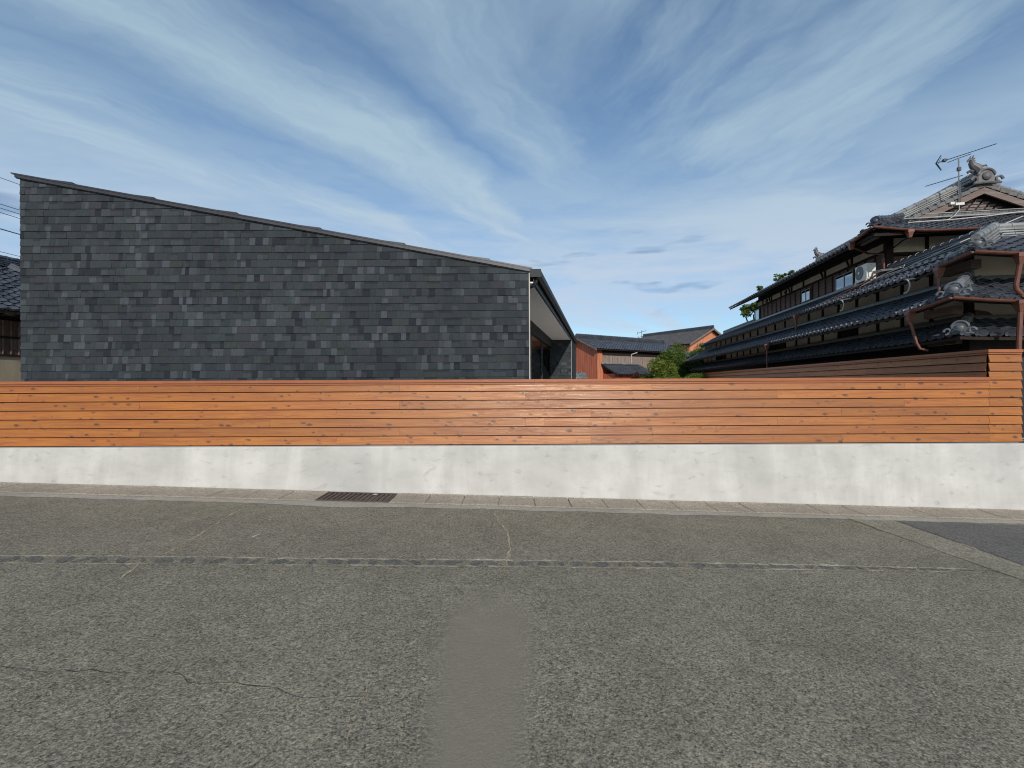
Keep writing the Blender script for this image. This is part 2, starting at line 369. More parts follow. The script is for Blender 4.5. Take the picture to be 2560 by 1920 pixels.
class MB:
    def __init__(s): s.v = []; s.f = []; s.c = []; s.smooth = False; s.cur = None
    def add(s, vs, fs, mtx=None, col=None):
        o = len(s.v)
        if mtx is not None: vs = [mtx @ Vector(v) for v in vs]
        s.v.extend([tuple(v) for v in vs])
        for f in fs: s.f.append(tuple(i + o for i in f)); s.c.append(col if col is not None else s.cur)
        return s
    def box(s, x0, x1, y0, y1, z0, z1, mtx=None, col=None):
        vs = [(x0, y0, z0), (x1, y0, z0), (x1, y1, z0), (x0, y1, z0), (x0, y0, z1), (x1, y0, z1), (x1, y1, z1), (x0, y1, z1)]
        return s.add(vs, [(0, 3, 2, 1), (4, 5, 6, 7), (0, 1, 5, 4), (1, 2, 6, 5), (2, 3, 7, 6), (3, 0, 4, 7)], mtx, col)
    def hexa(s, b, t, col=None):       # two quads, bottom and top
        return s.add(list(b) + list(t), [(0, 3, 2, 1), (4, 5, 6, 7), (0, 1, 5, 4), (1, 2, 6, 5), (2, 3, 7, 6), (3, 0, 4, 7)], None, col)
    def bar(s, a, b, w, h, up=(0, 0, 1), col=None):
        a = Vector(a); b = Vector(b); d = (b - a); L = d.length; d.normalize()
        x = d.cross(Vector(up)).normalized(); z = x.cross(d)
        m = Matrix.Translation(a) @ Matrix((x, d, z)).transposed().to_4x4()
        return s.box(-w / 2, w / 2, 0, L, -h / 2, h / 2, m, col)
    def tube(s, pts, r, n=8, cap=True, col=None):
        pts = [Vector(p) for p in pts]; rr = r if hasattr(r, '__len__') else [r] * len(pts)
        rings = []; prev = None
        for i, p in enumerate(pts):
            d = (pts[min(i + 1, len(pts) - 1)] - pts[max(i - 1, 0)]).normalized()
            if prev is None:
                up = Vector((0, 0, 1)) if abs(d.z) < 0.9 else Vector((1, 0, 0)); x = d.cross(up).normalized()
            else: x = (prev - d * prev.dot(d)).normalized()
            prev = x; y = d.cross(x)
            rings.append([p + (x * math.cos(2 * math.pi * k / n) + y * math.sin(2 * math.pi * k / n)) * rr[i] for k in range(n)])
        vs = [q for ring in rings for q in ring]; fs = []
        for i in range(len(pts) - 1):
            for k in range(n):
                fs.append((i * n + k, i * n + (k + 1) % n, (i + 1) * n + (k + 1) % n, (i + 1) * n + k))
        if cap: fs.append(tuple(range(n - 1, -1, -1))); fs.append(tuple(range((len(pts) - 1) * n, len(pts) * n)))
        return s.add(vs, fs, None, col)
    def prism(s, poly, ext, mtx=None, col=None):    # poly: 3D points (planar), ext: vector
        n = len(poly); e = Vector(ext); a = [Vector(p) for p in poly]; b = [p + e for p in a]
        fs = [tuple(range(n - 1, -1, -1)), tuple(range(n, 2 * n))] + [(i, (i + 1) % n, n + (i + 1) % n, n + i) for i in range(n)]
        return s.add(a + b, fs, mtx, col)
    def mesh(s, name, mat, smooth=False):
        me = bpy.data.meshes.new(name); me.from_pydata(s.v, [], s.f)
        if mat: me.materials.append(M[mat])
        if any(c is not None for c in s.c):
            at = me.attributes.new('Col', 'FLOAT_COLOR', 'CORNER'); arr = []
            for f, c in zip(s.f, s.c):
                c = c if c is not None else (0.5, 0.5, 0.5)
                arr.extend([c[0], c[1], c[2], 1.0] * len(f))
            at.data.foreach_set('color', arr)
        if smooth: me.shade_smooth()
        me.update(); return me
    def build(s, name, mat, parent=None, smooth=False, kind=None, label=None, fr=W0, angle=None):
        vs = s.v
        lo = Vector([min(v[i] for v in vs) for i in range(3)]); hi = Vector([max(v[i] for v in vs) for i in range(3)])
        c = Vector(((lo.x + hi.x) / 2, (lo.y + hi.y) / 2, lo.z))
        s.v = [(v[0] - c.x, v[1] - c.y, v[2] - c.z) for v in vs]
        me = s.mesh(name, mat, smooth)
        if smooth:
            try: me.set_sharp_from_angle(angle=R(38))
            except Exception: pass
        return place(name, me, c, parent, kind=kind, label=label, fr=fr)
def place(name, me, p, parent=None, rot=None, kind=None, label=None, fr=W0):
    o = bpy.data.objects.new(name, me); COL.objects.link(o)
    if parent is not None:
        o.parent = parent; o.location = Vector(p) - ABS[parent.name]
        if rot is not None: o.rotation_euler = rot
    else:
        o.location = fr.world(p); o.rotation_euler = (0, 0, fr.ang)
    ABS[o.name] = Vector(p)
    if kind: o['kind'] = kind
    if label: o['label'] = label
    return o

# pixel of the photograph -> ray, and where that ray meets a plane of the place
def ray(x, y):
    xc = x - 1280.0; yc = 960.0 - y
    return ((xc + ROLL * yc) / F, 1.0, (yc - ROLL * xc) / F)
def P(x, y, Y):
    d = ray(x, y); return Vector((d[0] * Y, Y, CAM_Z + d[2] * Y))
def HX(x, y, xl):      # old-house frame, plane x = xl
    d = ray(x, y); Y = xl / (d[0] * HF.c + d[1] * HF.s * 1.0) if False else xl / (d[0] * math.cos(KA) - math.sin(KA))
    return Vector((xl, Y * (d[0] * math.sin(KA) + math.cos(KA)), CAM_Z + d[2] * Y))
def HY(x, y, yl):      # old-house frame, plane y = yl
    d = ray(x, y); Y = yl / (d[0] * math.sin(KA) + math.cos(KA))
    return Vector((Y * (d[0] * math.cos(KA) - math.sin(KA)), yl, CAM_Z + d[2] * Y))
def road_z(X): return -0.032 * max(-20.0, min(20.0, X))
def G(x, y):           # point on the road
    d = ray(x, y); Y = 6.0
    for _ in range(12): Y = (road_z(d[0] * Y) - CAM_Z) / d[2]
    return Vector((d[0] * Y, Y, road_z(d[0] * Y)))

# ------------------------------------------------------------------ ground, road, gutter
def sheet(name, xs, ys, zf, mat, kind='structure'):
    mb = MB(); nx = len(xs)
    vs = [(x, y, zf(x, y)) for y in ys for x in xs]
    fs = [(j * nx + i, j * nx + i + 1, (j + 1) * nx + i + 1, (j + 1) * nx + i) for j in range(len(ys) - 1) for i in range(nx - 1)]
    mb.add(vs, fs); return mb.build(name, mat, kind=kind)
sheet('ground', [-900, -60, -20, 20, 60, 900], [8.45, 60, 1500], lambda x, y: 0.8 if y > 0 else 0, 'earth')
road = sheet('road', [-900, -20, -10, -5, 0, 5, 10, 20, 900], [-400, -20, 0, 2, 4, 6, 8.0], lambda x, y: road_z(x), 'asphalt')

def ribbon(name, pts, width, mat, parent, lift=0.004, jit=0.02, step=0.07, kind=None):
    """a crack or seam that wanders over the road"""
    path = []
    for a, b in zip(pts[:-1], pts[1:]):
        n = max(2, int((b - a).length / step))
        for i in range(n): path.append(a.lerp(b, i / n))
    path.append(pts[-1])
    ph = random.uniform(0, 50)
    mb = MB(); vs = []
    for i, p in enumerate(path):
        d = (path[min(i + 1, len(path) - 1)] - path[max(0, i - 1)]); d.z = 0; d.normalize(); nrm = Vector((-d.y, d.x, 0))
        q = p + nrm * random.uniform(-jit, jit); w = width * max(0.30, random.uniform(0.35, 1.3) * min(1.0, 0.55 + 1.9 * mnoise.noise((q.x * 4, q.y * 4, ph)))) / 2
        if i in (0, len(path) - 1): w *= 0.2
        for sgn in (-1, 1):
            r = q + nrm * w * sgn; vs.append((r.x, r.y, road_z(r.x) + lift))
    fs = [(2 * i, 2 * i + 1, 2 * i + 3, 2 * i + 2) for i in range(len(path) - 1)]
    mb.add(vs, fs); return mb.build(name, mat, parent, kind=kind)
def ZL(pts):  # points read in the enlarged lower-left view
    return [G(x * .5787, 1220 + y * .5787) for x, y in pts]
def ZR(pts):
    return [G(1280 + x * .5787, 1220 + y * .5787) for x, y in pts]
ribbon('crack', ZL([(0, 762), (150, 792), (330, 792), (600, 797)]), 0.012, 'crack_dark', road)
ribbon('crack', ZL([(740, 788), (850, 850), (960, 842), (1060, 848), (1270, 890), (1370, 912), (1480, 904), (1560, 908)]), 0.012, 'crack_dark', road)
ribbon('crack', ZL([(770, 800), (860, 852), (1000, 846), (1150, 858), (1290, 888)]), 0.016, 'crack_sand', road, 0.003, 0.02)
ribbon('crack', ZL([(1480, 1120), (1640, 1050), (1720, 1000), (1810, 965)]), 0.008, 'crack_dark', road)
ribbon('crack', ZL([(1500, 1110), (1525, 1030), (1550, 960), (1590, 860), (1640, 800)]), 0.014, 'crack_sand', road, 0.004, 0.03)
ribbon('crack', ZL([(1715, 695), (1780, 665), (1830, 640)]), 0.02, 'crack_sand', road)
ribbon('crack', ZL([(1040, 92), (940, 150), (840, 215), (740, 270), (690, 292)]), 0.030, 'crack_sand', road, 0.004, 0.015)
ribbon('crack', ZL([(650, 303), (690, 292)]), 0.06, 'crack_sand', road)
ribbon('crack', ZL([(640, 310), (600, 330), (540, 375), (490, 410), (430, 450)]), 0.030, 'crack_sand', road, 0.004, 0.015)
ribbon('crack', ZL([(290, 520), (240, 545), (130, 585), (60, 625), (0, 650)]), 0.032, 'crack_sand', road, 0.004, 0.02)
ribbon('crack', ZL([(2130, 105), (2160, 150), (2195, 195), (2200, 260), (2190, 335)]), 0.026, 'crack_sand', road)
ribbon('crack', ZL([(2180, 345), (2200, 340)]), 0.05, 'moss', road)
# the old trench seam that runs the length of the road, two edges and a broken strip of coarse fill between them
SEAM_U = ZL([(-700, 285), (0, 293), (600, 296), (1300, 305), (2200, 312)]) + ZR([(700, 322), (1500, 338), (2000, 352)])
SEAM_D = ZL([(-700, 330), (0, 325), (600, 328), (1300, 333), (2200, 340)]) + ZR([(700, 348), (1500, 356), (2000, 362)])
ribbon('seam', SEAM_U, 0.045, 'strip', road, 0.004, 0.012, 0.05)
ribbon('seam', SEAM_D, 0.040, 'strip', road, 0.004, 0.008, 0.05)
ribbon('seam', SEAM_D, 0.007, 'crack_dark', road, 0.007, 0.006, 0.05)
ribbon('seam', [p + Vector((0, 0.0, 0)) for p in ZR([(100, 342), (500, 345), (900, 349), (1350, 353), (1700, 357)])], 0.010, 'crack_sand', road, 0.008, 0.008, 0.06)
mb = MB()
def lerp_path(path, x):
    for a, b in zip(path[:-1], path[1:]):
        if a.x <= x <= b.x: return a.lerp(b, (x - a.x) / (b.x - a.x))
    return path[0] if x < path[0].x else path[-1]
x = -8.0
while x < 5.6:
    a = lerp_path(SEAM_U, x); b = lerp_path(SEAM_D, x); w = random.uniform(0.05, 0.22)
    k = random.uniform(-.05, .05)
    pts = []
    for j in range(7):
        th = j / 7 * 2 * math.pi
        px = x + w / 2 + math.cos(th) * w / 2 * random.uniform(.7, 1.15) + k * math.sin(th); py = (a.y + b.y) / 2 + math.sin(th) * abs(a.y - b.y) * 0.40 * random.uniform(.7, 1.2)
        pts.append((px, py, road_z(px) + 0.0045))
    mb.add(pts, [tuple(range(7))]); x += w + random.uniform(0.02, 0.13)
mb.build('seam_fill', 'asphalt_new', road, kind='stuff')
# sandy strip and darker patch at the right
def poly_sheet(name, pts, mat, lift, jit=0.02, step=0.15, parent=road, kind=None):
    out = []
    for a, b in zip(pts, pts[1:] + pts[:1]):
        n = max(1, int((b - a).length / step))
        for i in range(n):
            q = a.lerp(b, i / n); q += Vector((random.uniform(-jit, jit), random.uniform(-jit, jit), 0)); out.append(q)
    c = sum(out, Vector()) / len(out)
    mb = MB(); vs = [(c.x, c.y, road_z(c.x) + lift)] + [(q.x, q.y, road_z(q.x) + lift) for q in out]
    n = len(out); fs = [(0, 1 + i, 1 + (i + 1) % n) for i in range(n)]
    mb.add(vs, fs); return mb.build(name, mat, parent, kind=kind)
A1 = ZR([(1440, 128)])[0]; A2 = ZR([(2212, 402)])[0]; B1 = ZR([(1650, 142)])[0]; B2 = ZR([(2212, 338)])[0]
A3 = A2 + (A2 - A1) * 0.5; B3 = B2 + (B2 - B1) * 0.5
poly_sheet('sandy_strip', [A1, A2, A3, B3, B2, B1], 'strip_worn', 0.004, 0.012)
C1 = Vector((B1.x + 9, 7.25, 0)); C2 = Vector((B3.x + 9, B3.y, 0))
poly_sheet('dark_patch', [B1 + Vector((0.03, -0.02, 0)), B2 + Vector((.03, .0, 0)), B3, C2, C1, Vector((B1.x + 2, 7.2, 0))], 'asphalt_new', 0.006, 0.015)
ribbon('crack', [A1, A1.lerp(A2, 0.3)], 0.03, 'moss', road, 0.008, 0.015)
ribbon('crack', [A1.lerp(A2, 0.78), A2], 0.02, 'moss', road, 0.008, 0.015)
ribbon('crack', [B1.lerp(B2, 0.55), B1.lerp(B2, 0.72)], 0.03, 'crack_sand', road, 0.009, 0.015)
ribbon('crack', [A1, A2], 0.014, 'crack_sand', road, 0.0075, 0.01)
# white paint flecks
for pts, w in (([(1085, 215), (1110, 205), (1130, 197)], 0.035), ([(580, 262), (598, 259)], 0.025), ([(1088, 1073), (1102, 1070)], 0.012), ([(510, 434), (520, 435)], 0.012)):
    ribbon('paint_mark', ZL(pts), w, 'paint', road, 0.005, 0.004, 0.04)
for pts in (([(1280 - 1280 + 980, 168), (1000, 171)]), ([(1275, 216), (1285, 220)])):
    ribbon('paint_mark', ZR(pts), 0.02, 'paint', road, 0.005, 0.004, 0.04)

# gutter: precast blocks, 0.6 m long, with open joints
GY0, GY1 = 7.53, 8.11
gut_base = Vector((0, 7.8, 0))
gutter = thing('gutter', gut_base, None, None); gutter['kind'] = 'structure'
mb = MB(); xs = [-26 + i * 0.15 for i in range(int(48 / 0.15))]
vs = []
for i, x in enumerate(xs):
    bulge = 0.0
    if -4.0 < x < -1.6: bulge = 0.10 * math.sin((x + 4.0) / 2.4 * math.pi)
    yy = 7.30 - 0.05 * mnoise.noise((x * 1.3, 0, 0)) - 0.03 * mnoise.noise((x * 5, 3, 0)) - bulge
    vs += [(x, yy, road_z(x) + 0.004), (x, GY0 + .05, road_z(x) + 0.006)]
mb.add(vs, [(2 * i, 2 * i + 2, 2 * i + 3, 2 * i + 1) for i in range(len(xs) - 1)])
mb.build('mortar_edge', 'mortar', gutter)
mb = MB(); vs = []
for i, x in enumerate(xs): vs += [(x, 7.495, road_z(x) + 0.0095), (x, 7.515, road_z(x) + 0.0095)]
mb.add(vs, [(2 * i, 2 * i + 2, 2 * i + 3, 2 * i + 1) for i in range(len(xs) - 1)])
mb.build('sand_line', 'crack_sand', gutter)
mb = MB(); mb.box(-26, 22, GY0 + 0.02, GY1 + 0.01, -0.9, -0.3)
gx = -2.03 - 1.2
mb = MB()
def gutter_bed(x0, x1):
    vs = [(x0, GY0, road_z(x0) + 0.001), (x1, GY0, road_z(x1) + 0.001), (x1, GY1, road_z(x1) + 0.001), (x0, GY1, road_z(x0) + 0.001)]
    mb.add([tuple(Vector(v) - Vector((0, 0, 0.012))) for v in vs], [(0, 1, 2, 3)])
x = gx - 0.6 * 36
xj = []
while x < 20: xj.append(x); x += 0.6
for x0 in xj:
    if abs(x0 - gx) < 0.01 or abs(x0 - gx - 0.6) < 0.01: continue
    x1 = x0 + 0.6; g1 = random.uniform(0.004, 0.010); g2 = random.uniform(0.004, 0.010)
    dz = random.uniform(-0.003, 0.003); b = MB()
    xa, xb = x0 + g1, x1 - g2
    # front lip, flat channel, slightly dished towards the wall
    prof = [(GY0, 0.008), (GY0 + 0.02, 0.016), (GY0 + 0.30, 0.010), (GY1 - 0.05, 0.016), (GY1, 0.03)]
    vs = []
    for xx in (xa, xb):
        for (yy, zz) in prof: vs.append((xx, yy, road_z(xx) + zz + dz))
        vs.append((xx, GY1, road_z(xx) - 0.08)); vs.append((xx, GY0, road_z(xx) - 0.08))
    n = len(prof) + 2
    fs = [(i, (i + 1) % n, n + (i + 1) % n, n + i) for i in range(n)]
    fs = [f[::-1] for f in fs] + [tuple(range(n)), tuple(range(2 * n - 1, n - 1, -1))]
    b.add(vs, fs); b.build('gutter_block', 'gutter', gutter)
# drain grate
grate = thing('drain_grate', (gx + 0.6, 7.8, road_z(gx + .6)), 'rusty iron drain grate let into the gutter at the foot of the pale wall', 'drain grate')
def gr_bar(x0, x1, y0, y1, name, z0=-0.02, z1=0.022):
    b = MB(); b.hexa([(x0, y0, road_z(x0) + z0), (x1, y0, road_z(x1) + z0), (x1, y1, road_z(x1) + z0), (x0, y1, road_z(x0) + z0)],
                     [(x0, y0, road_z(x0) + z1), (x1, y0, road_z(x1) + z1), (x1, y1, road_z(x1) + z1), (x0, y1, road_z(x0) + z1)])
    return b.build(name, 'iron', grate)
gr_bar(gx, gx + 1.2, GY0, GY0 + 0.03, 'frame'); gr_bar(gx, gx + 1.2, GY1 - 0.03, GY1 - 0.003, 'frame')
gr_bar(gx, gx + 0.03, GY0 + 0.03, GY1 - 0.03, 'frame'); gr_bar(gx + 1.17, gx + 1.2, GY0 + 0.03, GY1 - 0.03, 'frame')
for i in range(14):
    x0 = gx + 0.03 + (i + 0.5) * 1.14 / 14
    gr_bar(x0 - 0.026, x0 + 0.026, GY0 + 0.03, GY1 - 0.03, 'bar', -0.02, 0.018)
b = MB(); b.box(gx + .01, gx + 1.19, GY0 + 0.01, GY1 - 0.01, road_z(gx) - 0.10, road_z(gx) - 0.065); b.build('pit', 'void', grate)
mb = MB(); gutter_bed(-24, gx); gutter_bed(gx + 1.2, 19); mb.build('gutter_bed', 'crack_dark', gutter)
# litter on the grate
b = MB(); cx, cy = gx + 0.86, 7.97
b.add([(cx + math.cos(a) * .05 * random.uniform(.6, 1.2), cy + math.sin(a) * .03, road_z(cx) + .026 + .006 * random.random()) for a in [k * math.pi / 3 for k in range(6)]], [tuple(range(6))])
lt = b.build('litter', 'paint'); tag(lt, 'small scrap of pale litter lying on the drain grate', 'litter')

# retaining wall
b = MB(); xs = [-26 + i for i in range(49)]
def wsec(x): return [(x, 8.11, road_z(x) - 0.25), (x, 8.135, 0.885), (x, 8.15, 0.905), (x, 8.24, 0.915), (x, 8.55, 0.92), (x, 8.55, road_z(x) - 0.25)]
n = 6; vs = [p for x in xs for p in wsec(x)]
fs = [(i * n + k, i * n + (k + 1) % n, (i + 1) * n + (k + 1) % n, (i + 1) * n + k) for i in range(len(xs) - 1) for k in range(n)]
fs = [f[::-1] for f in fs] + [tuple(range(n)), tuple(range(len(vs) - 1, len(vs) - 1 - n, -1))]
b.add(vs, fs); rw = b.build('retaining_wall', 'wall_conc'); tag(rw, 'long low pale rendered concrete wall with grey stains below the timber fence', 'wall')

# ------------------------------------------------------------------ timber fences (clapboard)
PZ0, PITCH, PROT = 0.93, 0.158, 0.050
def plank(parent, p0, p1, z, out, label=None, h=None):
    """lapped board from p0 to p1 (plan points); out = unit vector towards the viewer's side"""
    h = h or PITCH - 0.014
    o = Vector((out[0], out[1], 0)); b = MB(); e = random.uniform(-0.0015, 0.0015); th = 0.018
    sec = [(PROT - 0.003 + e, 0.0), (PROT + e, 0.003), (PROT - 0.027 + e, h), (PROT - 0.027 - th + e + 0.012, h), (PROT - th + e, 0.0)]
    vs = []
    for p in (p0, p1):
        for (d, zz) in sec: vs.append((p[0] + o.x * d, p[1] + o.y * d, z + zz))
    n = len(sec); fs = [(i, (i + 1) % n, n + (i + 1) % n, n + i) for i in range(n)] + [tuple(range(n - 1, -1, -1)), tuple(range(n, 2 * n))]
    b.add(vs, fs); return b.build('plank', 'cedar', parent)
FY = 8.25
X_at = lambda px: (px - 1280) * FY / F
CORNER_X = X_at(2468); END_X = X_at(2549)
fence = thing('timber_fence', (-4, FY + 0.05, 0.92), 'long low orange stained timber fence of lapped boards on top of the pale wall', 'fence')
joints = {0: [842, 1476, 2100], 1: [353, 1000, 1628, 2257], 2: [677, 1313, 1361, 1940], 3: [842, 1476, 2100], 4: [353, 1000, 1628, 2257], 5: [710, 1313, 1940], 6: [353, 1000, 1628, 2257]}
for row in range(7):
    xs = [-21.0, -15.0 + 0.4 * row] + [X_at(-250 + 60 * row)] + [X_at(q) for q in joints[row]] + [CORNER_X - 0.002]
    for a, c in zip(xs[:-1], xs[1:]):
        plank(fence, (a + 0.0012, FY), (c - 0.0012, FY), PZ0 + row * PITCH, (0, -1), h=PITCH - 0.014 if row < 6 else 0.13)
zt = 1.998
for a, c in ((-21, -13.5), (-13.5, -6.2), (-6.2, 0.4), (0.4, CORNER_X - 0.0)):
    b = MB(); b.box(a + .001, c - .001, FY - 0.045, FY + 0.10, zt, zt + 0.034); b.build('trim_board', 'cedar_cap', fence)
    b = MB(); b.box(a + .001, c - .001, FY - 0.066, FY + 0.13, zt + 0.036, zt + 0.086); b.build('cap_board', 'cedar_cap', fence)
b = MB(); b.box(-21, CORNER_X, FY + 0.012, FY + 0.07, 0.922, zt - .001); b.build('backing_board', 'black_wood', fence)

KF = 0.14
side_dir = Vector((KF, 1, 0)).normalized(); side_out = Vector((-1, KF, 0)).normalized()
tall = thing('tall_timber_fence', (CORNER_X + 0.3, FY + 1.0, 0.92), 'taller orange timber fence turning the corner and running back beside the old house', 'fence')
C0 = Vector((CORNER_X, FY, 0))
for row in range(10):
    z = PZ0 + row * PITCH
    plank(tall, (CORNER_X + 0.0, FY), (END_X - 0.0 - 0.0, FY), z, (0, -1), h=PITCH - 0.014 if row < 9 else 0.13)
    d0 = 0.012; ln = 19.0; cuts = [d0] + [1.3 + (row % 3) * 1.1 + 3.6 * i for i in range(5)] + [ln]
    for a, c in zip(cuts[:-1], cuts[1:]):
        p0 = C0 + Vector((0.034, 0, 0)) + side_dir * (a + .001); p1 = C0 + Vector((0.034, 0, 0)) + side_dir * (c - .001)
        plank(tall, p1, p0, z, side_out, h=PITCH - 0.014 if row < 9 else 0.13)
zt2 = PZ0 + 10 * PITCH - 0.02
for (o1, o2, z0, z1, nm) in ((0.02, 0.10, zt2, zt2 + 0.034, 'trim_board'), (0.04, 0.13, zt2 + 0.036, zt2 + 0.086, 'cap_board')):
    b = MB(); b.box(CORNER_X - o1, END_X + 0.0, FY - 0.025 - o1, FY + 0.08, z0, z1); b.build(nm, 'cedar_cap', tall)
    b = MB(); s0 = C0 + side_dir * 0.085; s1 = C0 + side_dir * 19.0; on = side_out
    q = [s0 + on * (o1 - 0.0), s1 + on * (o1 - 0.0), s1 - on * 0.13, s0 - on * 0.13]
    b.hexa([(v.x, v.y, z0) for v in q], [(v.x, v.y, z1) for v in q]); b.build(nm, 'cedar_cap', tall)
b = MB(); b.box(CORNER_X + 0.05, END_X - 0.03, FY + 0.012, FY + 0.07, 0.922, zt2 - .001)
q = [C0 + Vector((0.05, 0.075, 0)), C0 + Vector((0.05, 0, 0)) + side_dir * 18.9, C0 + Vector((0.11, 0, 0)) + side_dir * 18.9, C0 + Vector((0.11, 0.075, 0))]
b.hexa([(v.x, v.y, 0.90) for v in q[::-1]], [(v.x, v.y, zt2 - .001) for v in q[::-1]]); b.build('backing_board', 'black_wood', tall)
# gate for the dark gap beside the fence end, shade put in as black
gate = thing('gate', (END_X + 0.9, FY + 0.25, 0.91), 'gate coloured black for shade, set back beside the right end of the orange fence', 'gate')
b = MB(); b.box(END_X + 0.03, END_X + 0.15, FY + 0.12, FY + 0.24, 0.91, 2.52); b.build('post', 'black_wood', gate)
for i in range(10):
    b = MB(); x0 = END_X + 0.17 + i * 0.16; b.box(x0, x0 + 0.152, FY + 0.20, FY + 0.23, 0.97, 2.45); b.build('board', 'black_wood', gate)
b = MB(); b.box(END_X + 0.15, END_X + 1.8, FY + 0.235, FY + 0.28, 2.2, 2.3); b.box(END_X + 0.15, END_X + 1.8, FY + 0.235, FY + 0.28, 1.1, 1.2); b.build('rail', 'black_wood', gate)
b = MB(); st = b.add([(END_X + .02 + math.cos(a) * .09, FY - .02 + math.sin(a) * .05, 0.918) for a in [k * math.pi / 4 for k in range(8)]] + [(END_X + .02 + math.cos(a) * .06, FY - .02 + math.sin(a) * .03, 0.945) for a in [k * math.pi / 4 for k in range(8)]],
    [(k, (k + 1) % 8, 8 + (k + 1) % 8, 8 + k) for k in range(8)] + [tuple(range(8, 16))])
st = b.build('stone', 'flash_dark'); tag(st, 'small dark stone lying on the wall ledge at the right end of the fence', 'stone')

# ------------------------------------------------------------------ slate-grey shingled house
HY0 = 10.0
X_L, X_R = -10.65, 0.372
rl = lambda X: 6.60 + (X + 10.71) * (4.507 - 6.60) / (0.443 + 10.71)     # top of the roof edge
house = thing('shingled_house', (-5, 17, 0.8), 'dark grey shingle clad house with a long shed roof and a pale soffit', 'house')
RT = 0.088
def shear(x, Y): return x + 0.19 * (Y - HY0)
b = MB()
b.prism([(X_L, HY0, 0.8), (X_R, HY0, 0.8), (X_R, HY0, rl(X_R) - 0.05), (X_L, HY0, rl(X_L) - 0.05)], (0, 0.22, 0)); b.build('front_wall', 'charcoal', house)
b = MB()     # left and back walls
q = [(X_L + .04, HY0 + .22), (X_L + .24, HY0 + .22), (shear(X_L + .24, 27), 27), (shear(X_L + .04, 27), 27)]
b.hexa([(x, y, .8) for x, y in q], [(x, y, rl(X_L) - .15) for x, y in q])
b.build('side_wall', 'charcoal', house)
b = MB(); b.add([(shear(X_L + .24, 26.8), 26.8, .8), (shear(0.3, 26.8), 26.8, .8), (shear(0.3, 26.8), 26.8, 4.3), (shear(X_L + .24, 26.8), 26.8, 6.3), (shear(X_L + .24, 27), 27, .8), (shear(0.3, 27), 27, .8), (shear(.3, 27), 27, 4.3), (shear(X_L + .24, 27), 27, 6.3)],
    [(0, 1, 2, 3), (7, 6, 5, 4), (0, 4, 5, 1), (1, 5, 6, 2), (2, 6, 7, 3), (3, 7, 4, 0)]); b.build('back_wall', 'charcoal', house)
# shingles
PAL = [tuple(v * 0.90 for v in c) for c in [(0.023, 0.029, 0.035), (0.026, 0.033, 0.039), (0.029, 0.037, 0.042), (0.038, 0.046, 0.052), (0.029, 0.037, 0.036), (0.033, 0.034, 0.042), (0.053, 0.062, 0.072), (0.013, 0.016, 0.022)]]
PW = [20, 22, 17, 14, 6, 8, 15, 10]
WID = [0.08, 0.11, 0.13, 0.16, 0.20, 0.28]
EXPO = 0.160
def sh_profile(t): return [(-t, 0.0), (-t + 0.0015, 0.003), (-0.004, EXPO + 0.004)]
sh_mesh = {}
def shingle_geo(w, ci, ti, dark):
    t = 0.013 + 0.004 * ti; c = PAL[ci]; g = 0.0008
    b = MB()
    cd = tuple(v * 0.62 for v in c) if dark else c
    zc = EXPO * 0.66
    def yat(z): return -t + (t - 0.004) * z / EXPO
    x0, x1 = g, w - g
    vs = [(x0, -t, 0), (x1, -t, 0), (x1, yat(zc), zc), (x0, yat(zc), zc), (x1, -0.003, EXPO + .003), (x0, -0.003, EXPO + .003), (x0, 0, 0), (x1, 0, 0), (x0, 0, EXPO + .003), (x1, 0, EXPO + .003)]
    b.add(vs, [(0, 1, 2, 3)], None, c); o = 0
    b.f += [(3, 2, 4, 5)]; b.c += [cd]
    b.f += [(6, 7, 1, 0), (0, 3, 5, 8, 6), (1, 7, 9, 4, 2)]; b.c += [c, c, c]
    return b
pieces = []
z = 1.04; rows = 0
while z < 6.6:
    x = X_L - random.uniform(0, 0.2) if False else X_L
    prev = None
    while x < X_R - 0.0005:
        ci = random.choices(range(8), PW)[0]
        w = random.choice(WID[0:4]) if ci in (6, 7) else random.choice(WID); w = min(w, X_R - x)
        if X_R - x - w < 0.05: w = X_R - x
        if prev in (6,) and ci == 6 and random.random() < .6: ci = 2
        prev = ci
        topz = rl(x + w) - RT + 0.02
        if z < topz: pieces.append((x, z, w, ci, random.randrange(3), random.random() < 0.22))
        x += w
    z += EXPO; rows += 1
full = [p for p in pieces if p[1] + EXPO < rl(p[0] + p[2]) - RT + 0.02 and p[1] > 1.9 and any(abs(p[2] - w) < 1e-6 for w in WID)]
full.sort(key=lambda p: -(p[2] + 0.02 * (p[0] / 11)))
single = set(id(p) for p in full[:295])
rest = MB()
for p in pieces:
    x, z, w, ci, ti, dk = p
    if id(p) in single:
        key = (round(w, 3), ci, ti, dk)
        if key not in sh_mesh: sh_mesh[key] = shingle_geo(w, ci, ti, dk).mesh('shingle', 'shingle')
        place('shingle', sh_mesh[key], (x, HY0 - 0.001, z), house)
    else:
        g = shingle_geo(w, ci, ti, dk)
        lim = rl(x + w) - RT + 0.03
        vs = []
        for v in g.v:
            X = v[0] + x; Z = v[2] + z; lm = rl(X) - RT + 0.03
            vs.append((X, v[1] + HY0 - 0.001, min(Z, lm)))
        o = len(rest.v); rest.v += vs
        for f, c in zip(g.f, g.c): rest.f.append(tuple(i + o for i in f)); rest.c.append(c)
rest.build('shingle', 'shingle', house, kind='stuff')
# pale corner trim
b = MB(); b.box(X_R + 0.002, X_R + 0.026, HY0 - 0.022, HY0 + 0.24, 0.82, rl(X_R) - RT - 0.002); b.build('corner_trim', 'trim', house)
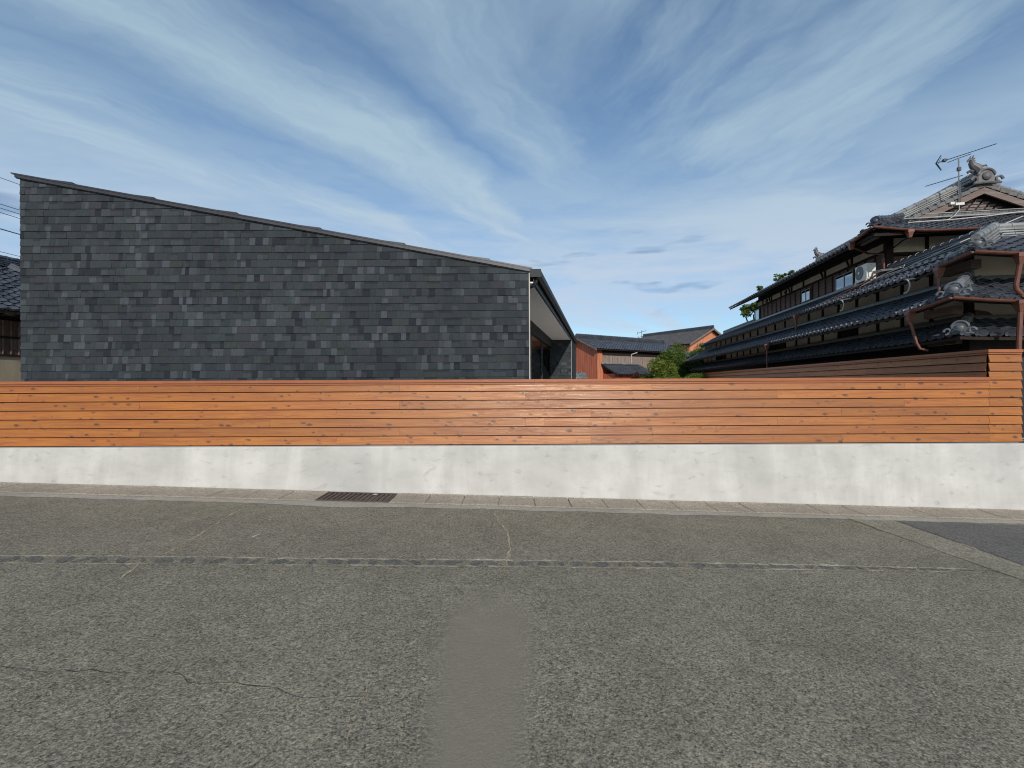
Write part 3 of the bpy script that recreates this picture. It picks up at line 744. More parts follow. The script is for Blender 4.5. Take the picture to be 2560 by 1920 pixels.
# roof: slab, rake board, overlapping flashings
def roofslab(dx0, dx1, z0, z1, y0, y1, name, mat):
    b = MB(); xa, xb = -10.71 + dx0, 0.443 + dx1
    q = []
    for (x, y) in ((xa, y0), (xb, y0), (xb, y1), (xa, y1)): q.append((shear(x, y) if y > HY0 + 1 else x, y, x))
    b.hexa([(a, y, rl(x) + z0) for a, y, x in q], [(a, y, rl(x) + z1) for a, y, x in q]); return b.build(name, mat, house)
roofslab(0.02, -0.02, -0.085, -0.004, HY0 - 0.03, 27.2, 'roof', 'flash_dark')
roofslab(0.0, 0.0, -RT, -0.028, HY0 - 0.065, HY0 - 0.032, 'rake_board', 'flash')
roofslab(0.0, 0.0, -RT - 0.014, -RT - 0.001, HY0 - 0.04, HY0 - 0.015, 'rake_board', 'flash_dark')
cuts = [-10.78] + [(q - 1280) * HY0 / F for q in (188, 390, 596, 804, 1013, 1224)] + [0.45]
for i, (a, c) in enumerate(zip(cuts[:-1], cuts[1:])):
    b = MB(); last = i == len(cuts) - 2
    up = 0.0 if last else 0.026; aa = a - 0.0; cc = c + (0 if last else 0.02)
    sec = [(aa, rl(aa) - 0.027), (cc, rl(cc) - 0.027), (cc, rl(cc) + 0.002 + up), (cc - 0.45, rl(cc - .45) + 0.004), (aa, rl(aa) + 0.0)]
    if last: sec = [(aa, rl(aa) - 0.027), (cc, rl(cc) - 0.027), (cc, rl(cc) + .002), (aa, rl(aa) + .002)]
    b.prism([(x, HY0 - 0.075 + 0.0006 * i, z) for x, z in sec], (0, 0.42, 0)); b.build('roof_flashing', 'flash_dark', house)
# soffit, fascia, gutter along the low eave
SZ = 4.19; YE = 27.0
b = MB(); q = [(X_R + .034 - 1.3, HY0 + .225), (0.50, HY0 + .02), (shear(.50, YE), YE), (shear(.50, YE) - 1.5, YE)]
q = [(-0.45, HY0 + .245), (0.47, HY0 + .245), (shear(.47, YE), YE), (shear(-.45, YE), YE)]
b.hexa([(x, y, SZ) for x, y in q], [(x, y, SZ + 0.03) for x, y in q]); b.build('soffit', 'soffit', house)
b = MB(); q = [(0.405, HY0 + .0), (0.43, HY0 + .0), (shear(.50, YE), YE), (shear(.475, YE), YE)]
q = [(X_R + .034, HY0 + .02), (0.47, HY0 + .02), (0.47, HY0 + .24), (X_R + .034, HY0 + .24)]
b.hexa([(x, y, SZ + .0) for x, y in q], [(x, y, SZ + 0.03) for x, y in q]); b.build('soffit', 'soffit', house)
b = MB(); q = [(0.472, HY0 + .0), (0.492, HY0 + .0), (shear(.492, YE), YE), (shear(.472, YE), YE)]
b.hexa([(x, y, SZ - .01) for x, y in q], [(x, y, 4.42) for x, y in q]); b.build('fascia', 'charcoal', house)
def gut_sec(): 
    out = []
    for k in range(9):
        a = math.pi + k * math.pi / 8; out.append((0.07 * math.cos(a), 0.11 * math.sin(a)))
    return [(-.07, .055)] + out + [(.07, .055), (.055, .055), (.055, .0), (0, -.09), (-.055, 0), (-.055, .055)]
b = MB(); sec = gut_sec(); n = len(sec); vs = []
for Y in (HY0 - 0.03, YE):
    for (dx, dz) in sec: vs.append((shear(0.565, Y) + dx, Y, 4.42 + dz))
b.add(vs, [(i, (i + 1) % n, n + (i + 1) % n, n + i) for i in range(n)]); b.build('gutter', 'charcoal', house, smooth=True)
b = MB(); b.box(0.40, 0.64, HY0 - 0.075, HY0 - 0.035, 4.305, 4.478); b.build('gutter_end', 'charcoal', house)
b = MB(); b.tube([(0.545, HY0 + 0.06, 4.32), (0.54, HY0 + 0.06, 4.22), (0.50, HY0 + 0.07, 4.15), (0.43, HY0 + 0.10, 4.13), (0.40, HY0 + .16, 4.13)], 0.038, 10); b.build('elbow_pipe', 'charcoal', house, smooth=True)
# terrace side: glazed wall below the soffit and the wing at its far end
XW = lambda Y: -0.49 + 0.19 * (Y - HY0)
def side_box(dx0, dx1, y0, y1, z0, z1, name, mat, parent=house):
    b = MB(); q = [(XW(y0) + dx0, y0), (XW(y0) + dx1, y0), (XW(y1) + dx1, y1), (XW(y1) + dx0, y1)]
    b.hexa([(x, y, z0) for x, y in q], [(x, y, z1) for x, y in q]); return b.build(name, mat, parent)
side_box(-0.12, 0.04, HY0 + .25, 23.0, 3.80, SZ - 0.002, 'header', 'black_wood')
glz = side_box(-0.06, 0.0, HY0 + .25, 23.0, 0.82, 0.95, 'window', 'charcoal')
for Y0 in (10.3, 13.0, 16.0, 19.2, 22.85):
    side_box(-0.06, 0.02, Y0, Y0 + 0.09, 0.95, 3.80, 'mullion', 'charcoal', glz)
for Y0, Y1 in ((10.39, 13.0), (13.09, 16.0), (16.09, 19.2), (19.29, 22.85)):
    side_box(-0.035, -0.025, Y0 + .002, Y1 - .002, 0.952, 3.798, 'pane', 'glass_clear', glz)
side_box(-5.5, -0.13, HY0 + .3, 25.5, 3.86, 3.92, 'ceiling', 'ceil_wood')
side_box(-5.5, -5.4, HY0 + .3, 25.5, 0.8, 3.85, 'interior_wall', 'plaster_old')
side_box(-5.4, -0.14, 25.3, 25.5, 0.8, 3.85, 'interior_wall', 'charcoal')
side_box(-5.4, -0.14, HY0 + .3, 25.3, 0.80, 0.86, 'floor', 'ceil_wood')
XA, XB = 1.98, 2.955
b = MB(); q = [(XA, 23.0), (XB, 23.0), (XB + .19 * 4.5, 27.5), (XA + .19 * 4.5, 27.5)]
b.hexa([(x, y, .8) for x, y in q], [(x, y, SZ - 0.003) for x, y in q]); b.build('wing_wall', 'charcoal', house)
b = MB(); z = 1.0
while z < SZ - .02:
    x = XA
    while x < XB - .001:
        w = min(random.choice(WID), XB - x); g = shingle_geo(w, random.choices(range(8), PW)[0], random.randrange(3), random.random() < .2)
        for vi, v in enumerate(g.v): g.v[vi] = (v[0] + x, v[1] + 22.998, min(v[2] + z, SZ - .005))
        o = len(b.v); b.v += g.v; b.f += [tuple(i + o for i in f) for f in g.f]; b.c += g.c; x += w
    y = 23.0; sd = Vector((.19, 1, 0)).normalized(); sn = Vector((1, -.19, 0)).normalized()
    while y < 27.4:
        w = random.choice(WID); g = shingle_geo(w, random.choices(range(8), PW)[0], random.randrange(3), False)
        bp = Vector((XB + .19 * (y - 23), y, 0))
        vs = []
        for v in g.v:
            q2 = bp + sd * v[0] + sn * (-v[1] + .002); vs.append((q2.x, q2.y, min(v[2] + z, SZ - .005)))
        o = len(b.v); b.v += vs; b.f += [tuple(i + o for i in f) for f in g.f]; b.c += g.c; y += w
    z += EXPO
b.build('wing_shingle', 'shingle', house, kind='stuff')
b = MB(); b.box(XB + .003, XB + .02, 22.97, 23.0, .82, SZ - .004); b.build('corner_trim', 'trim', house)

# ------------------------------------------------------------------ clay tile roofs
TW, TL = 0.275, 0.235
PROF = [(0.0, 0.045), (0.022, 0.058), (0.05, 0.058), (0.075, 0.038), (0.11, 0.014), (0.16, 0.005), (0.215, 0.016), (0.255, 0.036), (0.275, 0.045)]
def tile_geo(eave=False, w=TW, l=TL, coarse=False, h=1.0):
    prof = PROF if not coarse else PROF[::2]
    sx = w / TW; n = len(prof); L = l + 0.03; b = MB()
    vs = [(x * sx, 0.0, z * h + 0.036) for x, z in prof] + [(x * sx, L, z * h + 0.0) for x, z in prof] + [(x * sx, 0.0, z * h + (0.024 if not eave else -0.028)) for x, z in prof]
    fs = [(i, i + 1, n + i + 1, n + i) for i in range(n - 1)] + [(2 * n + i, 2 * n + i + 1, i + 1, i) for i in range(n - 1)]
    b.add(vs, fs)
    if eave:      # round end boss on the roll
        k = 10; cx, cz, r = 0.035 * sx, 0.052, 0.047
        ring = [(cx + r * math.cos(2 * math.pi * j / k), -0.018, cz + r * math.sin(2 * math.pi * j / k)) for j in range(k)]
        ring2 = [(a, 0.02, c) for a, _, c in ring]
        ri = [(cx + .7 * r * math.cos(2 * math.pi * j / k), -0.010, cz + .7 * r * math.sin(2 * math.pi * j / k)) for j in range(k)]
        b.add(ring + ring2 + ri, [(j, (j + 1) % k, k + (j + 1) % k, k + j) for j in range(k)] + [(2 * k + j, 2 * k + (j + 1) % k, (j + 1) % k, j) for j in range(k)] + [tuple(2 * k + j for j in range(k))])
    return b
def tile_mtx(A, S3, p):
    N = A.cross(S3).normalized()
    return Matrix.Translation(p) @ Matrix((A, S3, N)).transposed().to_4x4()
def tile_plane(E0, A, U, slope, ncol, nrow, keep=None, sori=None, w=TW, l=TL):
    """rows of tiles from the eave start E0 along A, rising along U"""
    A = Vector(A).normalized(); U = Vector(U).normalized(); S3 = (U + Vector((0, 0, slope))).normalized()
    out = []; hl = l / math.sqrt(1 + slope * slope)
    for j in range(nrow):
        for i in range(ncol):
            a = i * w; r = j * hl
            if keep and not keep(a + w / 2, r + hl / 2): continue
            dz = sori(a + w / 2, r) if sori else 0.0
            p = Vector(E0) + A * a + U * r + Vector((0, 0, slope * r + dz + random.uniform(-.003, .003)))
            out.append((tile_mtx(A, S3, p), j == 0, dz))
    return out
def merge_tiles(tiles, parent, mat, geo, geo_e, name='tile'):
    if not tiles: return
    b = MB()
    for m, e, dz in tiles:
        g = geo_e if e else geo
        jm = m @ Matrix.Rotation(random.uniform(-.02, .02), 4, 'X')
        b.add(g.v, g.f, jm)
    b.build(name, mat, parent, kind='stuff')

def ridge(path, parent, name='ridge', w=0.26, h=0.26, mat='kawara_pale', cap=0.085, lace=False, kind=None):
    """stack of flat noshi tiles with a round cap, following a path"""
    path = [Vector(p) for p in path]; lay = 4; b = MB()
    for a, c in zip(path[:-1], path[1:]):
        d = c - a; L = d.length; d.normalize(); x = d.cross(Vector((0, 0, 1))).normalized(); zz = x.cross(d)
        for k in range(lay):
            ww = w * (1 - 0.10 * k); z0 = h * k / lay; z1 = z0 + h / lay * 0.58
            n = max(1, int(L / 0.3))
            for i in range(n):
                s0 = L * i / n; s1 = L * (i + 1) / n - 0.006; j = random.uniform(-.004, .004)
                m = Matrix.Translation(a + Vector((0, 0, 0))) @ Matrix((x, d, zz)).transposed().to_4x4()
                b.box(-ww / 2 + j, ww / 2 + j, s0, s1, z0, z1, m)
            b.box(-ww / 2 + .07, ww / 2 - .07, 0, L, z1 - .01, z0 + h / lay + .001, Matrix.Translation(a) @ Matrix((x, d, zz)).transposed().to_4x4())
        n = max(1, int(L / 0.3))
        for i in range(n):
            s0 = L * i / n; s1 = L * (i + 1) / n
            p0 = a + d * s0 + zz * (h + cap * 0.35); p1 = a + d * s1 + zz * (h + cap * 0.35)
            b.tube([p0, p0.lerp(p1, .88), p0.lerp(p1, .885), p1], [cap, cap, cap * 1.14, cap * 1.14], 8)
    return b.build(name, mat, parent, kind=kind)

def end_tile(p, face, size, parent, label=None, mat='kawara_mid', boss=True):
    """ornamental ridge-end tile: arched plate, rolled rim, boss and two side scrolls"""
    f = Vector((face[0], face[1], 0)).normalized(); x = Vector((0, 0, 1)).cross(f).normalized() * 1.0; z = Vector((0, 0, 1))
    m = Matrix.Translation(Vector(p)) @ Matrix((x, f, z)).transposed().to_4x4(); s = size
    b = MB(); pts = []
    for k in range(13):
        a = math.pi * k / 12; pts.append((0.30 * s * math.cos(a), 0, 0.34 * s + 0.28 * s * math.sin(a)))
    pts = [(0.40 * s, 0, 0.0)] + pts + [(-0.40 * s, 0, 0.0)]
    b.prism([m @ Vector(q) for q in pts], (f * -0.08 * s))
    rim = [m @ Vector((q[0] * 1.0, 0.0, q[2])) for q in pts[1:-1]]
    b.tube(rim, [0.03 * s] + [0.055 * s] * (len(rim) - 2) + [0.03 * s], 8)
    if boss:
        prev = None
        prof = [(0.0, 0.17), (0.05, 0.165), (0.09, 0.12), (0.115, 0.06), (0.12, 0.0)]
        k = 14; vs = []
        for (yy, rr) in prof:
            for j in range(k): vs.append(m @ Vector((rr * s * math.cos(2 * math.pi * j / k), yy * s, 0.32 * s + rr * s * math.sin(2 * math.pi * j / k))))
        fs = [(i * k + j, (i + 1) * k + j, (i + 1) * k + (j + 1) % k, i * k + (j + 1) % k) for i in range(len(prof) - 1) for j in range(k)]
        b.add(vs, fs)
    for sg in (-1, 1):
        sp = []
        for k in range(15):
            a = k / 14 * 1.6 * math.pi; r = 0.17 * s * (1 - k / 19)
            sp.append(m @ Vector((sg * (0.42 * s + r * math.cos(a) * 0.9), 0.02 * s, 0.15 * s + r * math.sin(a))))
        b.tube(sp, [0.055 * s * (1 - .03 * k) for k in range(15)], 6)
    b.tube([m @ Vector((-.5 * s, .03 * s, .02 * s)), m @ Vector((0, .05 * s, .05 * s)), m @ Vector((.5 * s, .03 * s, .02 * s))], 0.05 * s, 6)
    return b.build('ridge_end_tile', mat, parent, smooth=True, label=label)

def shachi(p, face, size, parent, mat='kawara_old'):
    """beast-like finial on the ridge end: arched body, raised tail fins, head and crest"""
    f = Vector((face[0], face[1], 0)).normalized(); x = Vector((0, 0, 1)).cross(f).normalized(); z = Vector((0, 0, 1))
    m = Matrix.Translation(Vector(p)) @ Matrix((x, f, z)).transposed().to_4x4(); s = size; b = MB()
    T = lambda a: m @ Vector((a[0] * s, a[1] * s, a[2] * s))
    body = [(0.28, 0, 0.02), (0.24, 0, 0.18), (0.12, 0, 0.34), (-0.04, 0, 0.48), (-0.12, 0, 0.64), (-0.10, 0, 0.80), (-0.16, 0, 0.92)]
    b.tube([T(q) for q in body], [0.26 * s, 0.28 * s, 0.25 * s, 0.20 * s, 0.16 * s, 0.12 * s, 0.05 * s], 9)
    b.tube([T(q) for q in [(-0.12, 0, 0.86), (-0.24, 0, 0.84), (-0.34, 0, 0.74), (-0.36, 0, .70)]], [0.09 * s, 0.085 * s, 0.045 * s, 0.02 * s], 7)   # head
    for ex in (-0.05, 0.04): b.tube([T((-0.12 + ex, ex, 0.92)), T((-0.08 + ex, ex, 1.06)), T((-0.02 + ex, ex, 1.10))], [0.04 * s, 0.03 * s, 0.008 * s], 5)
    for k in range(7):
        q = Vector(body[min(k, 5)]).lerp(Vector(body[min(k + 1, 6)]), 0.3); q.x += 0.17 - .015 * k
        b.prism([T((q.x - .05, -.02, q.z - .06)), T((q.x + .13, -.02, q.z + .08)), T((q.x - .02, -.02, q.z + .10))], f * 0.04 * s)
    for sg in (0, 1):
        b.tube([T(q) for q in [(0.32, 0, .12 + .1 * sg), (0.50, 0, .30 + .12 * sg), (0.66, 0, .26 + .18 * sg), (0.72, 0, .14 + .2 * sg)]], [0.09 * s, 0.075 * s, 0.05 * s, 0.02 * s], 6)
    b.tube([T(q) for q in [(-0.02, 0, 0.10), (-.22, 0, .16), (-.34, 0, .10), (-.30, 0, .0)]], [0.10 * s, 0.08 * s, 0.06 * s, 0.03 * s], 6)
    return b.build('ridge_finial', mat, parent, smooth=True)

# ------------------------------------------------------------------ the old tiled house at the right
old = thing('old_tiled_house', (12.5, 22.0, 0.8), 'old two storey timber house with tiers of blue grey tiled roofs behind the tall fence', 'house', HF)
WX, WY = 8.79, 12.25          # ground floor walls
UX, UY = 9.68, 16.7           # upper floor walls
FAR = 37.5
GEO = tile_geo(); GEOE = tile_geo(True)
all_tiles = []
def sori_fn(L, amt, reach=2.2):
    return lambda a, r: amt * max(0.0, 1 - (L - a) / reach) ** 2
def sori_f2(amt, reach=2.0):
    return lambda a, r: amt * max(0.0, 1 - a / reach) ** 2
def pent(name, ex, ey, ez, slope, run, yfar, xright, up, frun=None, keep_extra=None):
    """hipped pent roof: left slope and street slope meeting at a hip"""
    frun = frun or run
    b = MB(); t = 0.05
    n = 14
    # deck boards follow the upturned corner
    def zl(y, r): return ez + slope * r + up * max(0, 1 - (y - ey) / 2.2) ** 2
    vs = []; ys = [ey + (2.2 * (k / n)) for k in range(n + 1)] + [yfar]
    for y in ys: vs += [(ex + .03, max(y, ey + .03), zl(y, 0) - 0.02), (ex + run, max(y, ey + run), zl(y, run) * 1.0 - .02), (ex + .03, max(y, ey + .03), zl(y, 0) - 0.09), (ex + run, max(y, ey + run), ez + slope * run - .16)]
    for i in range(len(ys) - 1):
        o = i * 4; q = o + 4; b.add([], []); b.f += [(o, q, q + 1, o + 1), (o + 2, o + 3, q + 3, q + 2), (o, o + 2, q + 2, q)]; b.c += [None] * 3
    b.v += vs
    o = len(b.v); xs = [ex + 2.0 * k / n for k in range(n + 1)] + [xright]; vs = []
    zf = lambda x, r: ez + slope * r + up * max(0, 1 - (x - ex) / 2.0) ** 2
    for x in xs: vs += [(max(x, ex + .03), ey + .03, zf(x, 0) - .02), (max(x, ex + frun), ey + frun, zf(x, frun) - .02), (max(x, ex + .03), ey + .03, zf(x, 0) - .09), (max(x, ex + frun), ey + frun, ez + slope * frun - .16)]
    b.v += vs
    for i in range(len(xs) - 1):
        a = o + i * 4; q = a + 4; b.f += [(a, q, q + 1, a + 1), (a + 2, a + 3, q + 3, q + 2), (a, a + 2, q + 2, q)]; b.c += [None] * 3
    rf = b.build(name, 'dark_wood', old)
    L = yfar - ey; ncol = int(L / TW); hl = TL / math.sqrt(1 + slope * slope)
    k1 = lambda a, r: (L - a) >= r - 0.02
    t1 = tile_plane((ex, yfar, ez), (0, -1, 0), (1, 0, 0), slope, ncol, int(run / hl) + 1, lambda a, r: (L - a) > r - 0.03 and r < run, sori_fn(L, up))
    t2 = tile_plane((ex, ey, ez), (1, 0, 0), (0, 1, 0), slope, int((xright - ex) / TW), int(frun / hl) + 1, lambda a, r: a > r - 0.10 and r < frun, sori_f2(up))
    for t in t1 + t2: all_tiles.append((t, rf))
    return rf
r4 = pent('lower_pent_roof', 7.90, 11.25, 2.955, 0.52, 0.90, FAR - .5, 15.5, 0.05)
r3 = pent('middle_pent_roof', 7.58, 10.95, 3.645, 0.55, 1.22, FAR, 15.5, 0.14)
r2 = pent('upper_pent_roof', 8.10, 11.12, 4.63, 0.52, 1.56, 34.6, 15.5, 0.13, frun=1.56)
# main upper roof (hip-and-gable): left slope, street pent and the street gable
ME, MF, MZ, MS = 8.60, 15.45, 6.50, 0.455
RXc = 12.84; GY = 17.25; MFAR = 29.6; RIDGE_Z = MZ + MS * (RXc - ME)
b = MB()
hyp = GY - MF
def slab(b, pts, t):
    n = len(pts); b.add([tuple(p) for p in pts] + [(p[0], p[1], p[2] - t) for p in pts], [tuple(range(n)), tuple(range(2 * n - 1, n - 1, -1))] + [(n + i, n + (i + 1) % n, (i + 1) % n, i) for i in range(n)])
zz = lambda r: MZ + MS * r
slab(b, [(ME + .03, MF + .03, zz(.03) - .02), (ME + hyp, GY, zz(hyp) - .02), (RXc, GY, RIDGE_Z - .02), (RXc, MFAR - 1.3, RIDGE_Z - .02), (ME + 1.3, MFAR, zz(1.3) - .02), (ME + .03, MFAR, zz(.03) - .02)][::-1], 0.08)
MXR = 2 * RXc - ME
slab(b, [(MXR - .03, MF + .03, zz(.03) - .02), (MXR - hyp, GY, zz(hyp) - .02), (RXc, GY, RIDGE_Z - .02), (RXc, MFAR - 1.3, RIDGE_Z - .02), (MXR - 1.3, MFAR, zz(1.3) - .02), (MXR - .03, MFAR, zz(.03) - .02)], 0.08)
slab(b, [(ME + .03, MF + .03, zz(.03) - .022), (MXR - .03, MF + .03, zz(.03) - .022), (MXR - hyp, GY + .3, zz(hyp) + .1), (ME + hyp, GY + .3, zz(hyp) + .1)], 0.08)
rm = b.build('main_roof', 'dark_wood', old)
Lm = MFAR - MF; hlm = TL / math.sqrt(1 + MS * MS)
upm = sori_fn(Lm, 0.20, 2.0)
t1 = tile_plane((ME, MFAR, MZ), (0, -1, 0), (1, 0, 0), MS, int(Lm / TW), 19, lambda a, r: (Lm - a) > min(r, hyp) - .03 and r < RXc - ME - .05, lambda a, r: upm(a, r) * max(0, 1 - r / 2.0))
t2 = tile_plane((ME, MF, MZ), (1, 0, 0), (0, 1, 0), MS, int((MXR - ME) / TW), 9, lambda a, r: a > r - .05 and (MXR - ME - a) > r - .05 and r < hyp + .1, lambda a, r: 0.20 * max(0, 1 - a / 2.0) ** 2)
t3 = tile_plane((MXR, GY + .0, MZ), (0, 1, 0), (-1, 0, 0), MS, 8, 19, lambda a, r: r < RXc - ME - .05 and r > hyp - .4, None)
for t in t1 + t2 + t3: all_tiles.append((t, rm))
# right end of verge: lifted tiles on the far side of the gable are seen from below, enough
# which tiles are things one can pick out: the nearest 290
camF = Vector((0, 0, CAM_Z))
vis = []
for k, (t, rf) in enumerate(all_tiles):
    p = t[0].translation; Y = p.y * math.cos(KA) - p.x * math.sin(KA); X = p.x * math.cos(KA) + p.y * math.sin(KA)
    if Y < 1 or X / Y > 1.13: continue
    if rf is rm and p.x < 10.2 and p.y > GY: continue
    d = (p - camF).length; nrm = (t[0].to_3x3() @ Vector((0, 0, 1))); vd = (camF - p).normalized()
    facing = max(0.0, nrm.dot(vd))
    if facing < -0.05: continue
    vis.append((d / (0.25 + facing) ** 0.5, k))
vis.sort(); chosen = set(k for _, k in vis[:292])
me_t = GEO.mesh('tile', 'kawara'); me_e = GEOE.mesh('tile', 'kawara')
rest = {}
for k, (t, rf) in enumerate(all_tiles):
    m, e, dz = t
    if k in chosen:
        place('tile', me_e if e else me_t, m.translation, rf, rot=(m.to_3x3() @ Matrix.Rotation(random.uniform(-.015, .015), 3, 'X')).to_euler())
    else: rest.setdefault(rf.name, (rf, []))[1].append(t)
GEOc = tile_geo(coarse=True); GEOEc = tile_geo(True)
for rf, ts in rest.values(): merge_tiles(ts, rf, 'kawara', GEO, GEOEc)

# ridges and ridge-end ornaments
ridge([(7.72, 11.09, 3.645 + .14), (8.25, 11.62, 3.645 + .55 * .67 + .05), (WX - .03, WY - .09, 3.645 + .55 * 1.2)], r3, w=0.24, h=0.17, mat='kawara_mid')
end_tile((7.68, 11.08, 3.80), (-1, -0.9), 0.48, r3)
ridge([(8.02, 11.37, 3.06), (WX - .05, WY - .1, 2.955 + .52 * .86)], r4, w=0.22, h=0.08)
end_tile((8.0, 11.38, 3.03), (-1, -0.9), 0.46, r4)
ridge([(8.22, 11.24, 4.80), (8.75, 11.77, 4.63 + .52 * .66 + .05), (9.66, 12.68, 4.63 + .52 * 1.56)], r2, w=0.27, h=0.24)
end_tile((8.22, 11.22, 4.80), (-1, -0.9), 0.44, r2)
ridge([(8.30, 12.15, 4.68 + .09), (8.30, 11.40, 4.74 + .09)], r2, w=0.20, h=0.10, cap=0.055)
end_tile((8.28, 12.2, 4.70), (-1, 0.3), 0.34, r2, mat='kawara')
ridge([(9.66, 12.7, 5.42), (9.66, 16.55, 5.42)], r2, w=0.26, h=0.26, mat='kawara')
ridge([(9.7, 12.70, 5.42), (15.5, 12.70, 5.42)], r2, w=0.26, h=0.24)
ridge([(9.66, 28.4, 5.42), (9.66, 34.4, 5.42)], r2, w=0.26, h=0.16, mat='kawara')
# long flashing courses where pent roofs meet the walls
for nm, rf, x, z, y0, y1 in (('wall_ridge', r3, WX - .05, 3.645 + .55 * 1.2, 12.2, FAR - .2), ('wall_ridge', r4, WX - .05, 2.955 + .52 * .86, 12.2, FAR - .6), ('wall_ridge', r2, UX - .08, 5.40, 16.9, 28.3)):
    b = MB(); b.box(x - .09, x + .04, y0, y1, z + .02, z + .075); b.box(x - .06, x + .04, y0, y1, z + .08, z + .125); b.build(nm, 'kawara', rf)
for rf, y, z, x1 in ((r3, WY - .05, 3.645 + .55 * 1.2, 15.5), (r4, WY - .05, 2.955 + .52 * .86, 15.5)):
    b = MB(); b.box(WX - .05, x1, y - .09, y + .04, z + .02, z + .075); b.box(WX - .02, x1, y - .06, y + .04, z + .08, z + .125); b.build('wall_ridge', 'kawara', rf)
# main ridge, verge ridge and corner ridge of the upper roof
ridge([(RXc, GY - .05, RIDGE_Z + .04), (RXc, MFAR - 1.4, RIDGE_Z + .04)], rm, w=0.34, h=0.42)
ridge([(ME + hyp + .05, GY + .62, zz(hyp + .05) + .06), (RXc - .25, GY + .62, RIDGE_Z - .02)], rm, w=0.24, h=0.24)
ridge([(MXR - hyp - .1, GY + .38, zz(hyp + .1) + .06), (RXc + .25, GY + .38, RIDGE_Z - .02)], rm, w=0.24, h=0.20)
ridge([(ME + .15, MF + .15, zz(.1) + .24), (ME + .8, MF + .8, zz(.8) + .12), (ME + hyp + .1, GY + .1, zz(hyp) + .07)], rm, w=0.24, h=0.16, mat='kawara')
end_tile((ME + .12, MF + .15, zz(.1) + .24), (-1, -.9), 0.40, rm, mat='kawara')
end_tile((ME + .06, MF + .7, zz(.0) + .14), (-1, -.2), 0.30, rm, mat='kawara')
ridge([(ME + hyp, GY + .02, zz(hyp) + .09), (MXR - hyp, GY + .02, zz(hyp) + .09)], rm, w=0.20, h=0.05, cap=0.022, name='lace_ridge')
b = MB(); x = ME + hyp + .5
while x < MXR - hyp - .5:
    for rr in (.052, .026): b.tube([(x + rr * math.cos(a), GY + .0, zz(hyp) + .165 + rr * 1.3 * math.sin(a)) for a in [math.pi * k / 5 for k in range(6)]], .011, 4)
    x += .105
b.box(ME + hyp + .4, MXR - hyp - .4, GY - .03, GY + .05, zz(hyp) + .238, zz(hyp) + .262); b.build('lace_tiles', 'kawara_pale', rm, kind='stuff')
end_tile((RXc, GY - .10, RIDGE_Z - .02), (0, -1), 0.78, rm, mat='kawara_old')
shachi((RXc - .22, GY + .10, RIDGE_Z + .42), (0, -1), 0.54, rm)
shachi((RXc, MFAR - 1.4, RIDGE_Z + .52), (0, -1), 0.60, rm)
# verge rolls along the gable edge (left and right)
for sgn in (-1, 1):
    for col, (ya, yb) in enumerate(((GY - .04, GY + .20), (GY + .215, GY + .44))):
        for j in range(12):
            r = hyp - 0.12 + j * 0.235 + (0.0 if col == 0 else 0.02)
            x0 = RXc + sgn * (RXc - ME - r); x1 = RXc + sgn * (RXc - ME - r - 0.262)
            zA = zz(r) + .062; zB = zz(r + .262) + .028; dk = .12 if col == 0 else .05; b = MB()
            vs = []
            for (x, z) in ((x0, zA), (x1, zB)):
                vs += [(x, ya, z - dk), (x, ya, z), (x, ya + .05, z + .028), (x, (ya + yb) / 2, z - .002), (x, yb, z + .02), (x, yb, z - .03), (x, ya + .03, z - .03), (x, ya + .025, z - dk)]
            n = 8; fs = [(i, (i + 1) % n, n + (i + 1) % n, n + i) for i in range(n)] + [tuple(range(n - 1, -1, -1)), tuple(range(n, 2 * n))]
            b.add(vs, fs); b.build('verge_tile', 'kawara_old', rm)

# barge boards and gable infill
for sgn in (-1, 1):
    b = MB(); r0 = hyp - .15
    xa = RXc + sgn * (RXc - ME - r0); za = zz(r0) - .10; zb = RIDGE_Z - .10; w = 0.20
    xb = RXc + sgn * 0.0
    b.prism([(xa, GY - .02, za), (xb, GY - .02, zb), (xb, GY - .02, zb - w), (xa, GY - .02, za - w)][::(1 if sgn < 0 else -1)], (0, 0.06, 0)); b.build('barge_board', 'barge_wood', old)
b = MB(); GW = GY + 0.30
b.prism([(ME + 1.6, GW, zz(1.4)), (MXR - 1.6, GW, zz(1.4)), (RXc, GW, RIDGE_Z - .10)], (0, .08, 0)); gw = b.build('gable_wall', 'black_wood', old)
lat = MB(); lat.hexa([(0, 0, 0), (0.20, 0, 0.0), (0.20, -.02, .01), (0, -.02, .01)], [(0, .01, .085), (.20, .01, .085), (.20, .0, .085), (0, .0, .085)])
lat = MB(); lat.prism([(0.0, 0, 0.0), (0.19, 0, 0.0), (0.235, 0, 0.068), (0.045, 0, 0.068)], (0, -.05, 0)); M['gable_tile'] = simple('purple_brown_tile', (0.15, 0.105, 0.10), 0.6, var=0.3, rv=0.25); lme = lat.mesh('gable_tile', 'gable_tile')
lat_n = 0
for j in range(16):
    z = zz(hyp) + 0.10 + j * 0.092; half = (RIDGE_Z - .30 - z) / MS
    if half < .1: break
    i = 0; x = RXc - half + (j % 2) * 0.13
    while x + .23 < min(RXc + half, RXc + 1.4):
        place('gable_tile', lme, (x, GW - .002, z), gw); x += 0.26; lat_n += 1
        
# walls: sills, posts, plaster panels
def wall_left(x, y0, y1, z0, z1, step, name_prefix, boards=None, plaster=True):
    pass
b = MB(); b.box(WX + .06, 15.5, WY + .06, FAR - 1.0, 0.8, 5.0); b.build('ground_floor_core', 'black_wood', old)
b = MB(); b.box(UX + .06, 2 * RXc - UX - .06, UY + .06, 28.2, 4.6, 6.9); b.build('upper_floor_core', 'black_wood', old)
def panel(name, mat, x0, x1, y0, y1, z0, z1):
    b = MB(); b.box(x0, x1, y0, y1, z0, z1); return b.build(name, mat, old)
